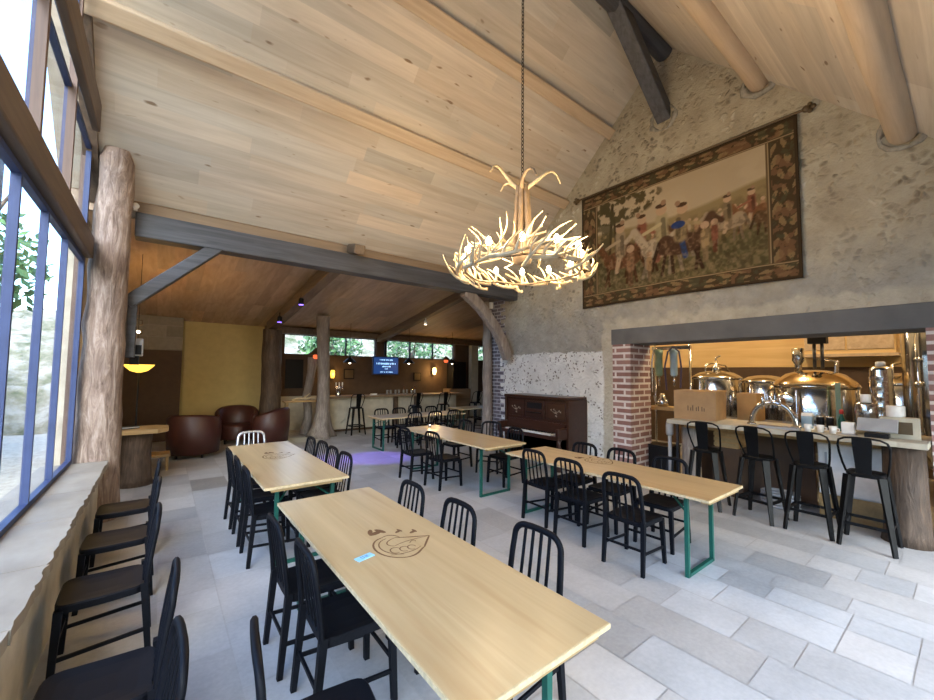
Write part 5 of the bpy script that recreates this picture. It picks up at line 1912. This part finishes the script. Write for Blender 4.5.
log('small_trunk', 'crooked slender tree trunk beside the grey tree column, warm lit at its foot', 'trunk', [(3.42, 12.2, 0), (3.52, 12.2, .5), (3.44, 12.2, 1.1), (3.56, 12.2, 1.8), (3.60, 12.2, 2.25)], [.15, .12, .11, .12, .15], M['log_grey'], 12, .08)
t = thing('stump_lamp', (3.18, 11.6, 1.02), 'small yellowish driftwood branch ornament on the ledge by the small trunk', 'ornament')
MB().tube([(-.3, .0, .02), (-.1, .03, .06), (.1, 0, .05), (.3, -.04, .1)], [.02, .035, .03, .01], 7).tube([(0, .02, .06), (.1, -.05, .14), (.16, -.06, .2)], [.025, .02, .008], 6).build('branch', M['bone'], t)
tag(MB().box(-.55, -.14, 0, .45, .14, .045).box(-.5, -.1, -.98, -.44, .1, 0).box(.34, -.1, -.98, .40, .1, 0).build('wall_ledge', M['bench_wood'], None, (3.22, 11.60, .98), .006), 'narrow wooden ledge table beside the grey tree column', 'ledge')
lamp('foot_spot', (3.1, 11.2, 2.6), 60, (1, .82, .35), None, .04, 'SPOT', look_rot((3.1, 11.2, 2.6), (3.0, 11.25, 0)), math.radians(30), .7)
for (y_, z_, h_, lab) in ((7.33, 2.02, .2, 'white switch box on the plum brick, lower one'), (7.26, 2.33, .06, 'white switch plate on the plum brick, upper one')):
    t = thing('switch_box', (6.778, y_, z_), lab, 'switch', 0, 'white switch boxes')
    MB().box(-.02, -.03, 0, .01, .03, h_).build('box', M['white_stuff'], t, bevel=.004)
    MB().box(-.024, -.012, h_ * .4, -.02, .012, h_ * .6).build('rocker', M['grey_plastic'], t)
t = thing('junction_box', (6.64, 7.575, 3.50), 'white junction box near the top of the slim log post', 'box')
MB().box(-.05, -.03, 0, .05, .03, .16).build('box', M['white_stuff'], t, bevel=.006)
MB().box(-.042, -.034, .01, .042, -.03, .15).build('cover', M['white_stuff'], t)

# ================================================================== outside
b = MB()
b.box(-40, -40, -.15, -1.06, 45, -.05).box(-1.06, -40, -.15, 40, YB - .12, -.05).box(-1.06, 13.42, -.15, 40, 45, -.05)
struct(b.build('ground_outside', M['terrace']))


def bank(name, P, nu, nv):
    vv = [P(i / (nu - 1), j / (nv - 1)) for j in range(nv) for i in range(nu)]
    ff = [(j * nu + i, j * nu + i + 1, (j + 1) * nu + i + 1, (j + 1) * nu + i) for j in range(nv - 1) for i in range(nu - 1)]
    m_ = MB()
    m_.add(vv, ff, True)
    return struct(m_.build(name, M['hillside']))


rb = random.Random(5)
bank('hillside_left', lambda u, v_: (-4.6 - 9 * v_ + rb.uniform(-.15, .15), -14 + 50 * u + rb.uniform(-.2, .2), -.1 + 5.2 * v_ ** .8 + rb.uniform(-.18, .18)), 70, 16)
bank('hillside_far', lambda u, v_: (-16 + 50 * u + rb.uniform(-.2, .2), 16.5 + 9 * v_ + rb.uniform(-.15, .15), -.1 + 4.6 * v_ ** .8 + rb.uniform(-.18, .18)), 70, 16)
b = MB()
b.box(-4.5, -2, -.1, -4.1, 22, 2.0)
struct(b.build('wall_outside', M['drystone']))
tag(MB().bar((0, 0, 0), (.0, 1.7, 1.9), .14, .16).build('eaves_brace', M['rail_wood'], None, (-1.6, 4.6, 1.8), .01), 'diagonal timber eaves brace seen outside through the blue window', 'beam')
tag(MB().bar((0, 0, 0), (0, 0, 5.2), .18, .18, (1, 0, 0)).build('eaves_post', M['rail_wood'], None, (-1.6, 6.6, -.05), .01), 'timber post standing outside beyond the blue window', 'post')


def tree(x, y, h, r, label, seed):
    rt = random.Random(seed)
    t = thing('tree', (x, y, -.05 + max(0, 0)), label, 'tree', 0, 'trees outside the windows')
    pts = [(rt.uniform(-.06, .06) * i, rt.uniform(-.06, .06) * i, h * .75 * i / 6) for i in range(7)]
    m_ = MB().tube(pts, [.17 * (1 - .12 * i) for i in range(7)], 9)
    for i in range(5):
        a = rt.uniform(0, 6.28)
        p = Vector(pts[3 + i % 4])
        m_.tube([p, p + Vector((math.cos(a) * r * .4, math.sin(a) * r * .4, .5)), p + Vector((math.cos(a) * r * .8, math.sin(a) * r * .8, 1.1))], [.07, .05, .02], 6)
    m_.build('trunk', M['outdoor_trunk'], t)
    m_ = MB()
    for i in range(1500):
        a, b_ = rt.uniform(0, 6.28), rt.uniform(-1, 1)
        rr = r * rt.uniform(.45, 1.0)
        c_ = math.sqrt(1 - b_ * b_)
        p = Vector((rr * c_ * math.cos(a), rr * c_ * math.sin(a), h * .72 + rr * b_ * .9))
        d1 = Vector((rt.uniform(-1, 1), rt.uniform(-1, 1), rt.uniform(-1, 1))).normalized()
        d2 = d1.orthogonal().normalized()
        s_ = rt.uniform(.07, .15)
        m_.add([p - d1 * s_, p + d2 * s_ * .5, p + d1 * s_, p - d2 * s_ * .5], [(0, 1, 2, 3)])
    f_ = m_.build('foliage', M['leaf'], t)
    return t


for i, (x, y, h, r, lab) in enumerate(((-3.3, 11.5, 5.4, 1.5, 'leafy tree outside the blue window, nearest the log post'), (-3.4, 7.6, 6.2, 1.3, 'leafy tree outside the upper window panes'),
                                       (5.4, 16.0, 3.8, 1.3, 'green tree outside behind the left bar window'), (9.2, 15.8, 4.2, 1.6, 'green tree outside behind the middle bar window'), (13.2, 16.2, 4.0, 1.5, 'green tree outside behind the right bar window'))):
    tree(x, y, h, r, lab, i + 3)
